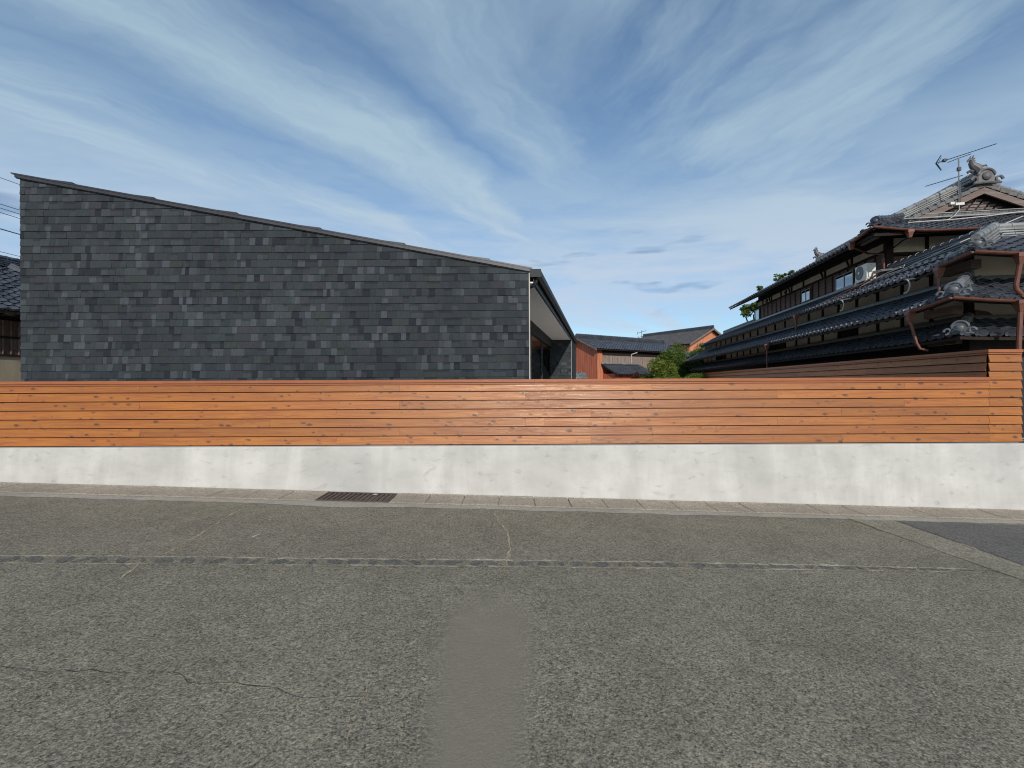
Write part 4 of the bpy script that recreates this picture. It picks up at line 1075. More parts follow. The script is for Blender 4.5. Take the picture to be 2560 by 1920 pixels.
# band between middle and upper pent roofs (left side)
y = WY + 0.05; step = 1.10; k = 0
while y < 34.0:
    y1 = min(y + step, 34.2)
    panel('plaster_panel', 'plaster', WX + .02, WX + .06, y + .07, y1 - .002, 4.30, 4.98)
    panel('post', 'dark_wood', WX - .02, WX + .06, y - .03, y + .068, 4.25, 5.0)
    y += step
panel('beam', 'dark_wood', WX - .03, WX + .06, WY, 34.4, 4.985, 5.09)
# band between lower and middle pent roofs
y = WY + 0.05; pat = 'ppwpdwpppddppppwpddpppp'
k = 0
while y < 36.0:
    ty = pat[k % len(pat)]; k += 1
    if ty == 'p': panel('plaster_panel', 'plaster', WX + .02, WX + .06, y + .07, y + step - .002, 3.38, 4.0)
    elif ty == 'd': panel('dark_panel', 'dark_wood', WX + .03, WX + .06, y + .07, y + step - .002, 3.52, 4.0); panel('plaster_panel', 'plaster', WX + .02, WX + .06, y + .07, y + step - .002, 3.38, 3.515)
    else: panel('plaster_panel', 'plaster', WX + .02, WX + .06, y + .07, y + step - .002, 3.38, 4.0)
    panel('post', 'dark_wood', WX - .02, WX + .06, y - .03, y + .068, 3.36, 4.1)
    y += step
# street side bands (lit by the sun)
for z0, z1 in ((3.38, 4.12), (4.30, 5.12)):
    x = WX; 
    panel('post', 'dark_wood', WX - .025, WX + .10, WY - .03, WY + .06, z0, z1)
    x = WX + .10
    while x < 15:
        panel('plaster_panel', 'plaster', x + .002, x + 1.55, WY + .0, WY + .05, z0, z1)
        panel('post', 'dark_wood', x + 1.552, x + 1.65, WY - .03, WY + .05, z0, z1); x += 1.652
b = MB(); b.prism([(WX + .1, WY - .004, 3.66), (WX + .34, WY - .004, 3.62), (WX + .62, WY - .004, 3.42), (WX + .38, WY - .004, 3.42), (WX + .1, WY - .004, 3.52)], (0, -.05, 0)); b.build('brace', 'brown_board', old)
# upper floor, left side
zb0, zb1, zp1 = 5.52, 6.24, 6.56
y = UY + .04; yy = []
while y < 28.1: yy.append(y); y += 0.545
bd = MB()
for k in range(6):
    z = zb0 + k * 0.12
    bd.add([(UX - .012, UY, z), (UX - .012, 28.2, z), (UX + .012, 28.2, z + .125), (UX + .012, UY, z + .125), (UX + .05, UY, z), (UX + .05, 28.2, z)], [(0, 3, 2, 1), (0, 1, 5, 4)])
bd.build('weatherboards', 'brown_board', old)
for y in yy: panel('batten', 'dark_wood', UX - .035, UX - .013, y, y + .035, zb0, zb1)
panel('beam', 'dark_wood', UX - .04, UX + .05, UY, 28.2, zb1 + .002, zb1 + .07)
y = UY + .05; k = 0
while y < 28.0:
    y1 = min(28.15, y + 1.9 if k < 3 else y + 1.2)
    panel('plaster_panel', 'plaster', UX + .01, UX + .05, y + .1, y1 - .002, zb1 + .075, zp1)
    panel('post', 'dark_wood', UX - .025, UX + .05, y, y + .098, zb1 + .075, zp1)
    if k in (1, 2, 4, 6):
        b = MB(); b.prism([(UX - .004, y + .2, zb1 + .08), (UX - .004, y + .26, zb1 + .08), (UX - .004, y + .42, zp1), (UX - .004, y + .34, zp1)], (-.03, 0, 0)); b.build('brace', 'dark_wood', old)
    if k in (4, 6):
        b = MB(); cy, cz = (y + y1) / 2 + .1, zb1 + .19
        b.tube([(UX - .012, cy + .10 * math.cos(a), cz + .09 * math.sin(a)) for a in [j * math.pi / 6 for j in range(12)]] + [(UX - .012, cy + .10, cz)], .022, 5)
        b.bar((UX - .012, cy - .09, cz), (UX - .012, cy + .09, cz), .03, .03); b.build('crest_vent', 'dark_wood', old)
    y = y1; k += 1
panel('beam', 'dark_wood', UX - .05, UX + .05, UY, 28.2, zp1 + .002, zp1 + .12)
# upper floor, street side
x = UX
panel('post', 'dark_wood', UX - .03, UX + .16, UY - .05, UY + .06, 5.3, 6.72)
x = UX + .16
while x < 15.6:
    panel('plaster_panel', 'plaster', x + .002, x + .93, UY, UY + .05, 6.20, 6.66)
    panel('post', 'dark_wood', x + .932, x + 1.03, UY - .03, UY + .05, 5.4, 6.66)
    x += 1.032
panel('beam', 'dark_wood', UX + .162, 15.9, UY - .035, UY + .05, 6.09, 6.195)
panel('beam', 'dark_wood', UX + .162, 15.9, UY - .035, UY + .05, 6.665, 6.80)
wbme = MB(); wbme.add([(0, -.03, 0), (0.925, -.03, 0), (0.925, -.006, .118), (0, -.006, .118), (0, 0, 0), (.925, 0, 0)], [(0, 1, 2, 3), (0, 4, 5, 1)]); wbm = wbme.mesh('weatherboard', 'brown_board')
x = UX + .164
while x < 13.5:
    for k in range(6): place('weatherboard', wbm, (x, UY + .02, 5.38 + k * .115), old)
    x += 1.032
panel('wall_end', 'dark_wood', UX, UX + .08, 28.2, 28.3, 5.4, 6.7)
# windows (left side)
def window_left(y0, y1, z0, z1, panes, name='window'):
    fw = 0.035; b = MB()
    b.box(UX - .06, UX - .014, y0, y1, z0, z0 + fw); b.box(UX - .06, UX - .014, y0, y1, z1 - fw, z1)
    b.box(UX - .06, UX - .014, y0, y0 + fw, z0 + fw, z1 - fw); b.box(UX - .06, UX - .014, y1 - fw, y1, z0 + fw, z1 - fw)
    w = b.build(name, 'frame', old)
    n = panes; 
    for k in range(n):
        a = y0 + fw + (y1 - y0 - 2 * fw) * k / n; c = y0 + fw + (y1 - y0 - 2 * fw) * (k + 1) / n
        b = MB(); b.box(UX - .042 - .004 * k, UX - .038 - .004 * k, a + .012, c - .012, z0 + fw + .002, z1 - fw - .002); b.build('pane', 'glass', w)
        if k: b = MB(); b.box(UX - .058, UX - .02, a - .012, a + .012, z0 + fw, z1 - fw); b.build('mullion', 'frame', w)
    return w
wy = lambda px: HX(px, 720, UX).y
window_left(wy(2137), wy(2092), 5.55, 6.10, 2)
window_left(wy(2028), wy(2006), 5.60, 6.12, 2)
window_left(wy(1900), wy(1889), 5.56, 6.16, 1)
# rafters under the near eaves
rfm = MB(); rfm.box(-.03, .03, 0, 1.25, -.05, 0); rme = rfm.mesh('rafter', 'dark_wood')
def rafters(rf, ex, ey, ez, slope, amt, nleft, nfront, z_off=-.10, run=1.2):
    ang = math.atan(slope)
    for i in range(nleft):
        y = ey + .25 + i * .42; dz = amt * max(0, 1 - (y - ey) / 2.2) ** 2
        if y - ey < 1.1: continue
        e = Euler((ang, 0, -math.pi / 2)); place('rafter', rme, (ex + .08, y, ez + z_off + dz + slope * .08), rf, rot=e)
    for i in range(nfront):
        x = ex + .25 + i * .42; dz = amt * max(0, 1 - (x - ex) / 2.0) ** 2
        if x - ex < 1.1: continue
        place('rafter', rme, (x, ey + .08, ez + z_off + dz + slope * .08), rf, rot=Euler((ang, 0, 0)))
rafters(r2, 8.10, 11.12, 4.63, .52, .13, 14, 7); rafters(r3, 7.58, 10.95, 3.645, .55, .14, 14, 8); rafters(rm, ME, MF, MZ, MS, .20, 22, 12)
# beam ends below the corners
for (px, py, yl, s) in ((2441, 659, 11.9, .20), (2394, 774, 11.75, .19), (2398, 852, 11.95, .12), (2193, 587, 16.2, .17)):
    c = HY(px, py, yl); b = MB(); b.box(c.x - s / 2, c.x + s / 2, c.y, c.y + .9, c.z - s / 2, c.z + s / 2); b.build('beam_end', 'barge_wood', old)
# gutters
def hgutter(path, r=0.055, name='gutter'):
    b = MB(); path = [Vector(p) for p in path]; k = 7
    for a, c in zip(path[:-1], path[1:]):
        d = (c - a).normalized(); x = d.cross(Vector((0, 0, 1))).normalized(); vs = []
        for p in (a, c):
            for j in range(k): th = math.pi + j * math.pi / (k - 1); vs.append(p + x * r * math.cos(th) + Vector((0, 0, r * math.sin(th))))
            for j in range(k): th = 2 * math.pi - j * math.pi / (k - 1); vs.append(p + x * (r - .008) * math.cos(th) + Vector((0, 0, (r - .008) * math.sin(th))))
        n = 2 * k; b.add(vs, [(i, (i + 1) % n, n + (i + 1) % n, n + i) for i in range(n)] + [tuple(range(n)), tuple(range(2 * n - 1, n - 1, -1))])
    return b.build(name, 'copper', old)
def hop(p, s=0.13):
    b = MB(); p = Vector(p)
    b.hexa([(p.x - s * .3, p.y - s * .3, p.z - .2), (p.x + s * .3, p.y - s * .3, p.z - .2), (p.x + s * .3, p.y + s * .3, p.z - .2), (p.x - s * .3, p.y + s * .3, p.z - .2)],
           [(p.x - s * .55, p.y - s * .55, p.z - .05), (p.x + s * .55, p.y - s * .55, p.z - .05), (p.x + s * .55, p.y + s * .55, p.z - .05), (p.x - s * .55, p.y + s * .55, p.z - .05)])
    b.box(p.x - s * .62, p.x + s * .62, p.y - s * .62, p.y + s * .62, p.z - .049, p.z + .03); return b.build('rain_hopper', 'copper', old)
def pipe(pts, r=0.031, mat='copper', name='downpipe'):
    b = MB(); out = []
    pts = [Vector(p) for p in pts]
    b.tube(pts, r, 9)
    for p in pts[1:-1]: pass
    return b.build(name, mat, old, smooth=True)
def crn(ex, ey, ez, amt, yh, xr, off=.075, drop=-.015):
    ys = [yh + (ey - yh) * k / 6 for k in range(7)]
    pth = [(ex - off, y, ez + drop + amt * max(0, 1 - (y - ey) / 2.2) ** 2) for y in ys]; pth[-1] = (ex - off, ey - off, pth[-1][2])
    pth += [(x, ey - off, ez + drop + amt * max(0, 1 - (x - ex) / 2.0) ** 2) for x in [ex + 2.0 * k / 6 for k in range(1, 7)]] + [(xr, ey - off, ez + drop)]
    hgutter(pth)
h2 = HX(2348, 680, 8.02); h3 = HX(2275, 790, 7.50)
crn(8.10, 11.12, 4.63, .13, h2.y, 15.5); crn(7.58, 10.95, 3.645, .14, h3.y, 15.5); crn(ME, MF, MZ, .20, HX(2128, 612, ME - .07).y, 15.5)
hop((8.02, h2.y, 4.60)); hop((7.50, h3.y, 3.62))
pipe([(8.02, h2.y, 4.42), (8.02, h2.y, 4.10), HX(2357, 732, 8.05), HX(2346, 740, 7.95), HX(2281, 783, 7.62)])
pipe([(7.50, h3.y, 3.44), HX(2292, 858, 7.58), HX(2300, 872, 7.62), HX(2318, 876, 7.8)])
# hopper and pipes at the right edge of the view
q = HY(2550, 641, 11.04); hop((q.x, q.y, 4.62)); q2 = HY(2551, 766, 10.87); hop((q2.x, q2.y, 3.62), .15)
pipe([(q.x, q.y, 4.45), HY(2540, 712, 11.1), HY(2541, 722, 11.1), HY(2558, 742, 11.1), (q2.x + .1, q2.y + .02, 3.75)], .045)
pipe([(q2.x, q2.y, 3.44), HY(2547, 858, 10.9), (HY(2547, 860, 10.9).x, 10.9, 2.3)], .045)
# farther hoppers
for (px, py, xl, zt) in ((1990, 797, 8.03, 4.58), (1917, 866, 7.52, 3.60)):
    a = HX(px, py, xl); hop((a.x, a.y, zt)); 
    if xl > 8: pipe([(a.x, a.y, zt - .18), (a.x, a.y, zt - .62), HX(1968, 842, 7.9)], .03)
    else: pipe([(a.x, a.y, zt - .18), (a.x, a.y, zt - 1.0)], .03)
# pipes that lie on the tiles
pipe([HX(2200, 682, 9.3), HX(2160, 707, 9.0), HX(2090, 742, 8.55), HX(1992, 792, 8.10)], .028)
pipe([HX(1998, 836, 8.3), HX(1965, 846, 8.0), HX(1917, 862, 7.6)], .028)
# upper gutter hopper and drop pipes
q = HY(2274, 573, MF - .075); hop((q.x, q.y, MZ - .01)); pipe([(q.x, q.y, MZ - .19), HY(2257, 601, UY - .5), HX(2228, 624, UX - .1)], .022, 'dark_wood')
a = HX(2128, 614, ME - .075); hop((a.x, a.y, MZ + .0)); pipe([(a.x, a.y, MZ - .1), HX(2170, 634, UX - .3), HX(2207, 635, UX - .12), HX(2209, 682, UX - .12)], .030)
pipe([HX(2209.5, 646, UX - .16), HX(2210, 680, UX - .16)], .034)
# pale conduits and cables
pipe([HY(2558, 540, 12.7), HX(2400, 606, 9.2), HX(2256, 674, 8.9), HX(2180, 700, 8.75)], .012, 'conduit', 'conduit')
pipe([HX(2252, 668, 9.35), HX(2215, 684, 9.3), HX(2170, 706, 9.0), HX(2120, 735, 8.7), HX(2096, 757, 8.22)], .014, 'conduit', 'conduit')
pipe([HY(2270, 557, GY - 1.3), HY(2290, 555, GY - 1.4), HY(2380, 549, GY - .9), HY(2470, 540, GY - .7), HY(2560, 528, GY - .5)], .016, 'conduit', 'conduit')
def loop(cx, cy, xl, r):
    c = HX(cx, cy, xl); pts = []
    for k in range(14):
        a = math.radians(95 + k * 15); pts.append((c.x + .02 * k / 14, c.y - r * math.cos(a) * -1.0 * 1.0, c.z + r * math.sin(a)))
    pipe([HX(cx + 48, cy - 22, xl + .25)] + pts, .016, 'conduit', 'conduit')
loop(2262, 716, 8.0, .17); loop(2101, 764, 8.0, .17)

# ------------------------------------------------------------------ air conditioner on the pent roof
ac0 = HX(2164, 697, 9.05)
acx0, acx1 = 9.08, 9.36; acy0 = ac0.y; acy1 = acy0 + 0.66; acz0 = ac0.z; acz1 = acz0 + 0.52
ac = thing('air_conditioner', ((acx0 + acx1) / 2, (acy0 + acy1) / 2, acz0 - .33), 'off white air conditioner on a metal stand beside the upper window of the old house', 'air conditioner', HF)
b = MB(); b.box(acx0, acx1, acy0, acy1, acz0, acz1); o = b.build('casing', 'white_metal', ac)
mod = o.modifiers.new('bevel', 'BEVEL'); mod.width = 0.015; mod.segments = 2
b = MB(); cy = acy0 + .40; cz = acz0 + .27; R0 = .225
prof = [(0.004, R0), (0.012, R0), (0.016, R0 - .03), (0.012, .06), (0.02, .05), (.02, 0.001)]
k = 24; vs = [(acx0 - d, cy + r * math.cos(2 * math.pi * j / k), cz + r * math.sin(2 * math.pi * j / k)) for d, r in prof for j in range(k)]
b.add(vs, [(i * k + j, i * k + (j + 1) % k, (i + 1) * k + (j + 1) % k, (i + 1) * k + j) for i in range(len(prof) - 1) for j in range(k)])
b.build('fan_grille', 'grey_plastic', ac)
b = MB(); b.tube([(acx0 - .022, cy, cz), (acx0 - .03, cy, cz)], [.05, .045], 14); b.build('fan_hub', 'white_metal', ac)
b = MB(); b.hexa([(acx0 + .05, acy0 - .03, acz0 + .06), (acx0 + .17, acy0 - .05, acz0 + .06), (acx0 + .17, acy0 + .001, acz0 + .06), (acx0 + .05, acy0 + .001, acz0 + .06)],
                 [(acx0 + .05, acy0 - .03, acz0 + .40), (acx0 + .17, acy0 - .05, acz0 + .38), (acx0 + .17, acy0 + .001, acz0 + .38), (acx0 + .05, acy0 + .001, acz0 + .40)]); b.build('valve_cover', 'white_metal', ac)
b = MB(); b.box(acx0 + .09, acx0 + .16, acy0 - .003, acy0 - .001, acz0 + .44, acz0 + .455); b.build('badge', 'grey_plastic', ac)
b = MB()
for y in (acy0 + .06, acy1 - .06):
    b.bar((acx0 + .01, y, acz0 - .01), (acx0 - .10, y, acz0 - .36), .03, .03); b.bar((acx1 - .02, y, acz0 - .01), (acx1 + .0, y, acz0 - .20), .03, .03); b.bar((acx0, y, acz0 - .015), (acx1, y, acz0 - .015), .03, .03)
b.bar((acx0, acy0, acz0 - .015), (acx0, acy1, acz0 - .015), .03, .03); b.bar((acx1, acy0, acz0 - .015), (acx1, acy1, acz0 - .015), .03, .03); b.build('stand', 'white_metal', ac)
for k in range(4):
    b = MB(); y = acy0 - .05; p0 = Vector((acx0 + .12 + .01 * k, acy0 - .02, acz0 + .12 + .03 * k))
    b.tube([p0, p0 + Vector((.08, -.35, .03 - .01 * k)), p0 + Vector((.18, -.75, -.02 - .02 * k)), p0 + Vector((.22, -1.2, -.06))], .016, 6); b.build('hose', 'cable' if k % 2 else 'conduit', ac)

# ------------------------------------------------------------------ roof aerial
m0 = HY(2397, 509, GY - .05)
aer = thing('tv_aerial', (m0.x, m0.y, m0.z), 'large television aerial with two booms fixed to the gable of the old tiled house', 'aerial', HF)
W2H = lambda v: Vector((v.x * math.cos(KA) - v.y * math.sin(KA), v.x * math.sin(KA) + v.y * math.cos(KA), v.z))
my = GY - .05; Ym = None
mt = HY(2397, 404, my); mz_top = mt.z
b = MB(); b.tube([(m0.x, my, m0.z - .1), (m0.x, my, mz_top + .12)], .018, 8); b.tube([(m0.x + .05, my, m0.z - .1), (m0.x + .05, my, mz_top - .75)], .012, 6); b.build('mast', 'alu', aer)
b = MB(); b.box(m0.x - .12, m0.x + .13, my - .05, my + .04, m0.z - .06, m0.z + .02); b.box(m0.x - .27, m0.x - .16, my - .06, my + .04, m0.z - .03, m0.z + .05); b.build('bracket', 'white_metal', aer)
bd_w = Vector((-0.485, 0.875, 0)); bd = W2H(bd_w)
def boom(xa, ya, xb, yb, zc_px, nel, refl):
    c = HY(2397, zc_px, my); d = bd
    # stretch along its own direction until its ends fall at the photographed height/width
    la = (HY(xa, ya, my) - c).length
    def scr(p):
        X = p.x * math.cos(KA) + p.y * math.sin(KA); Y = -p.x * math.sin(KA) + p.y * math.cos(KA); return 1280 + F * X / Y
    t0, t1 = 0.0, 0.0
    while scr(c + d * t0) > xa and t0 < 3: t0 += .02
    while scr(c - d * t1) < xb and t1 < 3: t1 += .02
    b = MB(); b.tube([c + d * t0, c - d * t1], .011, 6); b.build('boom', 'alu_dark', aer)
    side = Vector((0, 0, 1))
    hx = d.cross(Vector((0, 0, 1))).normalized()
    for k in range(nel):
        p = (c + d * (t0 - .12)).lerp(c - d * (t1 - .05), k / max(1, nel - 1)); L = .09
        b = MB(); b.tube([p - side * L * .22 + hx * 0, p + side * L * .22], .004, 4); b.build('element', 'alu_dark', aer)
    if refl:
        e = c + d * t0; b = MB()
        for sg in (-1, 1):
            b.tube([e, e - d * .10 + Vector((0, 0, sg * .26)) + hx * .10], [.022, .012], 5); b.tube([e + hx * .14, e + hx * .14 - d * .10 + Vector((0, 0, sg * .22))], .008, 4)
        b.tube([e, e + hx * .14], .01, 4); b.build('reflector', 'alu_dark', aer)
        b = MB(); p = c + d * (t0 - .22); b.box(p.x - .05, p.x + .05, p.y - .05, p.y + .05, p.z - .03, p.z + .05); b.build('dipole_box', 'alu_dark', aer)
    return c
c1 = boom(2344, 407, 2494, 358, 390, 16, True)
boom(2317, 465, 2409, 437, 441, 12, False)
b = MB(); b.tube([c1 + Vector((0, 0, -.10)) + bd * .28, c1 + Vector((0, 0, -.07)), c1 + Vector((0, 0, -.06)) - bd * .30], .010, 6); b.build('stay', 'alu_dark', aer)
b = MB(); q = HY(2396, 424, my); b.box(q.x - .04, q.x + .05, q.y - .05, q.y + .02, q.z - .05, q.z + .07); b.build('junction_box', 'alu_dark', aer)
b = MB(); b.tube([(m0.x, my - .02, m0.z - .05), HY(2398, 525, my), HY(2385, 540, my - .5), HY(2370, 549, my - .9)], .012, 6); b.build('cable', 'conduit', aer)

# ------------------------------------------------------------------ foliage
def leaves(center, rad, n, size, lumps, seed, squash=0.9):
    rnd = random.Random(seed); b = MB(); cs = []
    for k in range(lumps):
        a = rnd.uniform(0, 2 * math.pi); e = rnd.uniform(-.5, 1.0); r = rnd.uniform(.45, .85)
        cs.append((Vector((math.cos(a) * r * rad[0], math.sin(a) * r * rad[1], e * r * rad[2])), rnd.uniform(.28, .5), rnd.random()))
    for i in range(n):
        c, rr, tone = rnd.choice(cs)
        v = Vector((rnd.gauss(0, 1), rnd.gauss(0, 1), rnd.gauss(0, 1))).normalized() * (rnd.random() ** .4) * rr
        p = Vector(center) + c + Vector((v.x * rad[0], v.y * rad[1], v.z * rad[2]))
        s = size * rnd.uniform(.6, 1.3); rot = Euler((rnd.uniform(-1.1, 1.1), rnd.uniform(-1.1, 1.1), rnd.uniform(0, 6.28))).to_matrix().to_4x4()
        m = Matrix.Translation(p) @ rot; t = min(1, max(0, tone * .6 + rnd.random() * .4))
        b.add([(0, -s, 0), (s * .42, 0, s * .12), (0, s, 0), (-s * .42, 0, s * .12)], [(0, 1, 2), (0, 2, 3)], m, (t, t, t))
    return b
def bush(name, base, rad, h, n, mat, label, cat, seed, size=.07, lumps=16, parts=True):
    t = thing(name, base, label, cat)
    c = Vector((base[0], base[1], base[2] + h))
    leaves(c, rad, n, size, lumps, seed).build('crown', mat, t)
    rnd = random.Random(seed + 5); b = MB(); top = c.z - base[2]
    b.tube([Vector(base), Vector(base) + Vector((.04, .02, top * .5)), Vector(base) + Vector((-.03, .05, top))], [.09, .07, .03], 7)
    for k in range(6):
        a = k * 1.1; s = Vector(base) + Vector((0, 0, top * (.35 + .09 * k)))
        b.tube([s, s + Vector((math.cos(a) * rad[0] * .35, math.sin(a) * rad[1] * .35, .25 * top)), s + Vector((math.cos(a) * rad[0] * .7, math.sin(a) * rad[1] * .7, .42 * top))], [.045, .03, .012], 5)
    b.build('trunk', 'bark', t); return t
bush('shrub', (8.9, 28.0, .8), (1.10, .9, 1.15), 1.35, 14000, 'leaf_light', 'rounded yellow green shrub behind the fence in front of the red house', 'shrub', 3)
bush('tree', (13.9, 36.9, .8), (1.95, 1.0, 1.7), 2.35, 36000, 'leaf_dark', 'deep green bushy tree between the yellow green shrub and the old tiled house', 'tree', 11, .085, 34)
bush('hedge', (10.0, 26.2, .8), (1.75, .6, .55), 1.28, 6500, 'leaf_light', 'low green hedge just above the fence in front of the shrub and tree', 'hedge', 21, .06, 16)
bush('shrub', (7.75, 28.8, .8), (.5, .5, .7), 1.3, 2500, 'leaf_red', 'small purple brown shrub left of the yellow green shrub', 'shrub', 31, .06, 10)
wt = HF.world(HX(1880, 790, 9.9)); 
fx = P(1884, 786, 30.5)
t = thing('tree', (fx.x, fx.y, .8), 'dark tree seen below the far eave of the old tiled house', 'tree')
leaves(Vector((fx.x, fx.y, fx.z + .2)), (.85, .7, .62), 2600, .10, 12, 77).build('crown', 'leaf_dark', t)
b = MB(); b.tube([(fx.x, fx.y, .8), (fx.x + .1, fx.y, 4.5), (fx.x, fx.y, fx.z)], [.14, .1, .04], 7)
b.tube([(fx.x, fx.y, 4.8), (fx.x - .5, fx.y, fx.z - .2), (fx.x - .8, fx.y, fx.z)], [.05, .04, .02], 6); b.build('trunk', 'bark', t)
def weed(px, py, xl, h, seed, label):
    c = HX(px, py, xl); wc = HF.world(c)
    o = leaves(Vector((wc.x, wc.y, wc.z)), (h * 1.0, h * 1.2, h * .9), 260, .055, 7, seed).build('weed_clump', 'leaf_dark'); tag(o, label, 'weed')
weed(1942, 697, 9.0, .24, 5, 'largest tuft of green weed growing on the roof edge of the old tiled house')
weed(1957, 692, 9.0, .18, 6, 'tuft of green weed on the old roof edge right beside the largest tuft')
weed(1982, 681, 9.0, .20, 7, 'tuft of green weed on the old roof edge nearest the small roof finial')
weed(1905, 722, 8.8, .22, 8, 'thin low weed on the old roof edge left of the largest tuft')

# ------------------------------------------------------------------ red houses in the distance
def gable_house(name, corner, ang, length, width, zb, ze, slope, wall_mat, label, over=.35, tiles=True, tmat='kawara', end_mat=None):
    """corner = near corner; long side runs along ang, gable side turns left of it"""
    D = Vector((math.cos(ang), math.sin(ang), 0)); N = Vector((-D.y, D.x, 0))
    C = Vector((corner[0], corner[1], 0)); base = C + D * length / 2 + N * width / 2; base.z = zb
    t = thing(name, base, label, 'house'); hw = width / 2; zr = ze + slope * hw
    q = lambda d, n, z: tuple(C + D * d + N * n + Vector((0, 0, z)))
    b = MB(); b.add([q(0, 0, zb), q(length, 0, zb), q(length, width, zb), q(0, width, zb), q(0, 0, ze), q(length, 0, ze), q(length, width, ze), q(0, width, ze), q(0, hw, zr), q(length, hw, zr)],
        [(0, 1, 5, 4), (2, 3, 7, 6), (1, 2, 6, 9, 5), (3, 0, 4, 8, 7), (0, 3, 2, 1), (4, 5, 9, 8), (6, 7, 8, 9)]); b.build('wall', wall_mat, t)
    b = MB(); o = over; so = slope * o
    for sg in (0, 1):
        n0, n1 = (-o, hw) if sg == 0 else (width + o, hw)
        z0, z1 = ze - so, zr
        vs = [q(-o, n0, z0 + .02), q(length + o, n0, z0 + .02), q(length + o, n1, z1 + .02), q(-o, n1, z1 + .02)]
        vb = [(v[0], v[1], v[2] + .07) for v in vs]
        b.hexa(vs, vb)
    rf = b.build('roof', 'dark_wood', t)
    if tiles:
        run = hw + o; hl = TL / math.sqrt(1 + slope ** 2); nr = int(run / hl) + 1; nc = int((length + 2 * o) / TW) + 1
        e0 = Vector(q(-o - .02, -o - .03, ze - so + .08))
        ts = tile_plane(e0, D, N, slope, nc, nr, lambda a, r: r < run)
        merge_tiles(ts, rf, tmat, GEOc, GEOc)
        e1 = Vector(q(length + o + .02, width + o + .03, ze - so + .08))
        merge_tiles(tile_plane(e1, -D, -N, slope, nc, nr, lambda a, r: r < run), rf, tmat, GEOc, GEOc)
    ridge([q(-o, hw, zr + .12), q(length + o, hw, zr + .12)], rf, w=.3, h=.22, mat='kawara')
    end_tile(q(-o - .02, hw, zr + .10), -D, .5, rf, mat='kawara'); end_tile(q(length + o + .02, hw, zr + .10), D, .5, rf, mat='kawara')
    for sg, n0 in ((-1, -o), (1, width + o)):
        for d0 in (-o - .03, length + o - .0):
            b = MB(); a = Vector(q(d0, n0, ze - so - .03)); c = Vector(q(d0, hw, zr - .03)); e = D * .04
            b.hexa([a, a + e, c + e, c], [v + Vector((0, 0, .17)) for v in (a, a + e, c + e, c)]); b.build('barge_board', 'barge_wood', t)
    return t, q, D, N, zr
angA = math.atan2(.54, .84)
cA = P(1493, 900, 34.0)
tA, qA, DA, NA, zrA = gable_house('red_house', (cA.x, cA.y), angA, 9.2, 3.75, .8, 4.60, .43, 'red', 'red walled house with grey tiled roof and bare board siding behind the shrubs')
# weathered board cladding along the eave, lean-to roof in front
b = MB(); d = .55; rnd = random.Random(4)
while d < 9.0:
    w = rnd.uniform(.10, .19); pr = rnd.uniform(.02, .045); p0 = Vector(qA(d, -.005, 0)); p1 = Vector(qA(d + w - .008, -.005, 0)); e = -NA * pr; zt = 4.10; zb = 3.32 + rnd.uniform(-.03, .03) if d < 4.2 else 1.4
    b.hexa([(v.x, v.y, zb) for v in (p0, p1, p1 + e, p0 + e)][::-1], [(v.x, v.y, zt) for v in (p0, p1, p1 + e, p0 + e)][::-1]); d += w
b.build('board_cladding', 'old_wood', tA, kind='stuff')
b = MB(); p0 = Vector(qA(.0, -.01, 0)); p1 = Vector(qA(.5, -.01, 0)); e = -NA * .02
b.hexa([(v.x, v.y, .8) for v in (p0, p1, p1 + e, p0 + e)][::-1], [(v.x, v.y, 4.2) for v in (p0, p1, p1 + e, p0 + e)][::-1]); b.build('sunlit_corner_strip', 'orange', tA)  # lighter siding colour puts the sunlight into this corner of the long wall
dp = MB(); q = [qA(.5, -.008, 4.11), qA(9.1, -.008, 4.11), qA(9.1, -.04, 4.11), qA(.5, -.04, 4.11)]; dp.hexa(q[::-1], [(v[0], v[1], 4.5) for v in q[::-1]]); dp.build('eave_shade_strip', 'dark_wood', tA)  # dark strip painted as the shade under the eave
lr = MB(); q = [qA(.35, -.02, 3.36), qA(4.3, -.02, 3.36), qA(4.3, -1.55, 2.62), qA(.35, -1.55, 2.62)]
lr.hexa([(v[0], v[1], v[2]) for v in q], [(v[0], v[1], v[2] + .07) for v in q]); lrf = lr.build('lean_to_roof', 'dark_wood', tA)
sl = .74 / 1.53; ts = tile_plane(Vector(qA(.33, -1.58, 2.66)), DA, NA, sl, 15, 8, lambda a, r: r < 1.55); merge_tiles(ts, lrf, 'kawara', GEOc, GEOc)
ridge([qA(.33, -.12, 3.44), qA(4.3, -.12, 3.44)], lrf, w=.2, h=.06, cap=.05, mat='kawara_pale')
b = MB(); q = [qA(.6, -1.2, .8), qA(4.0, -1.2, .8), qA(4.0, -.03, .8), qA(.6, -.03, .8)]
b.hexa(q, [(v[0], v[1], 2.72) for v in q]); b.build('lean_to_wall', 'red', tA)
b = MB(); p = Vector(qA(4.15, -1.35, 0)); b.box(p.x - .06, p.x + .06, p.y - .06, p.y + .06, .8, 2.62); b.build('post', 'white_metal', tA)
b = MB(); p = Vector(qA(3.5, -.1, 0)); b.tube([(p.x, p.y, 4.25), (p.x, p.y, 3.4)], .04, 7); b.tube([(p.x, p.y, 4.25), tuple(Vector(qA(3.9, -.33, 4.4)))], .04, 7); b.build('downpipe', 'trim', tA)
# second red house, higher and farther
ap = P(1775, 817, 45.0); dB = Vector((-.5, .87, 0)).normalized(); nB = Vector((.87, .5, 0)).normalized()
zrB = ap.z - .3
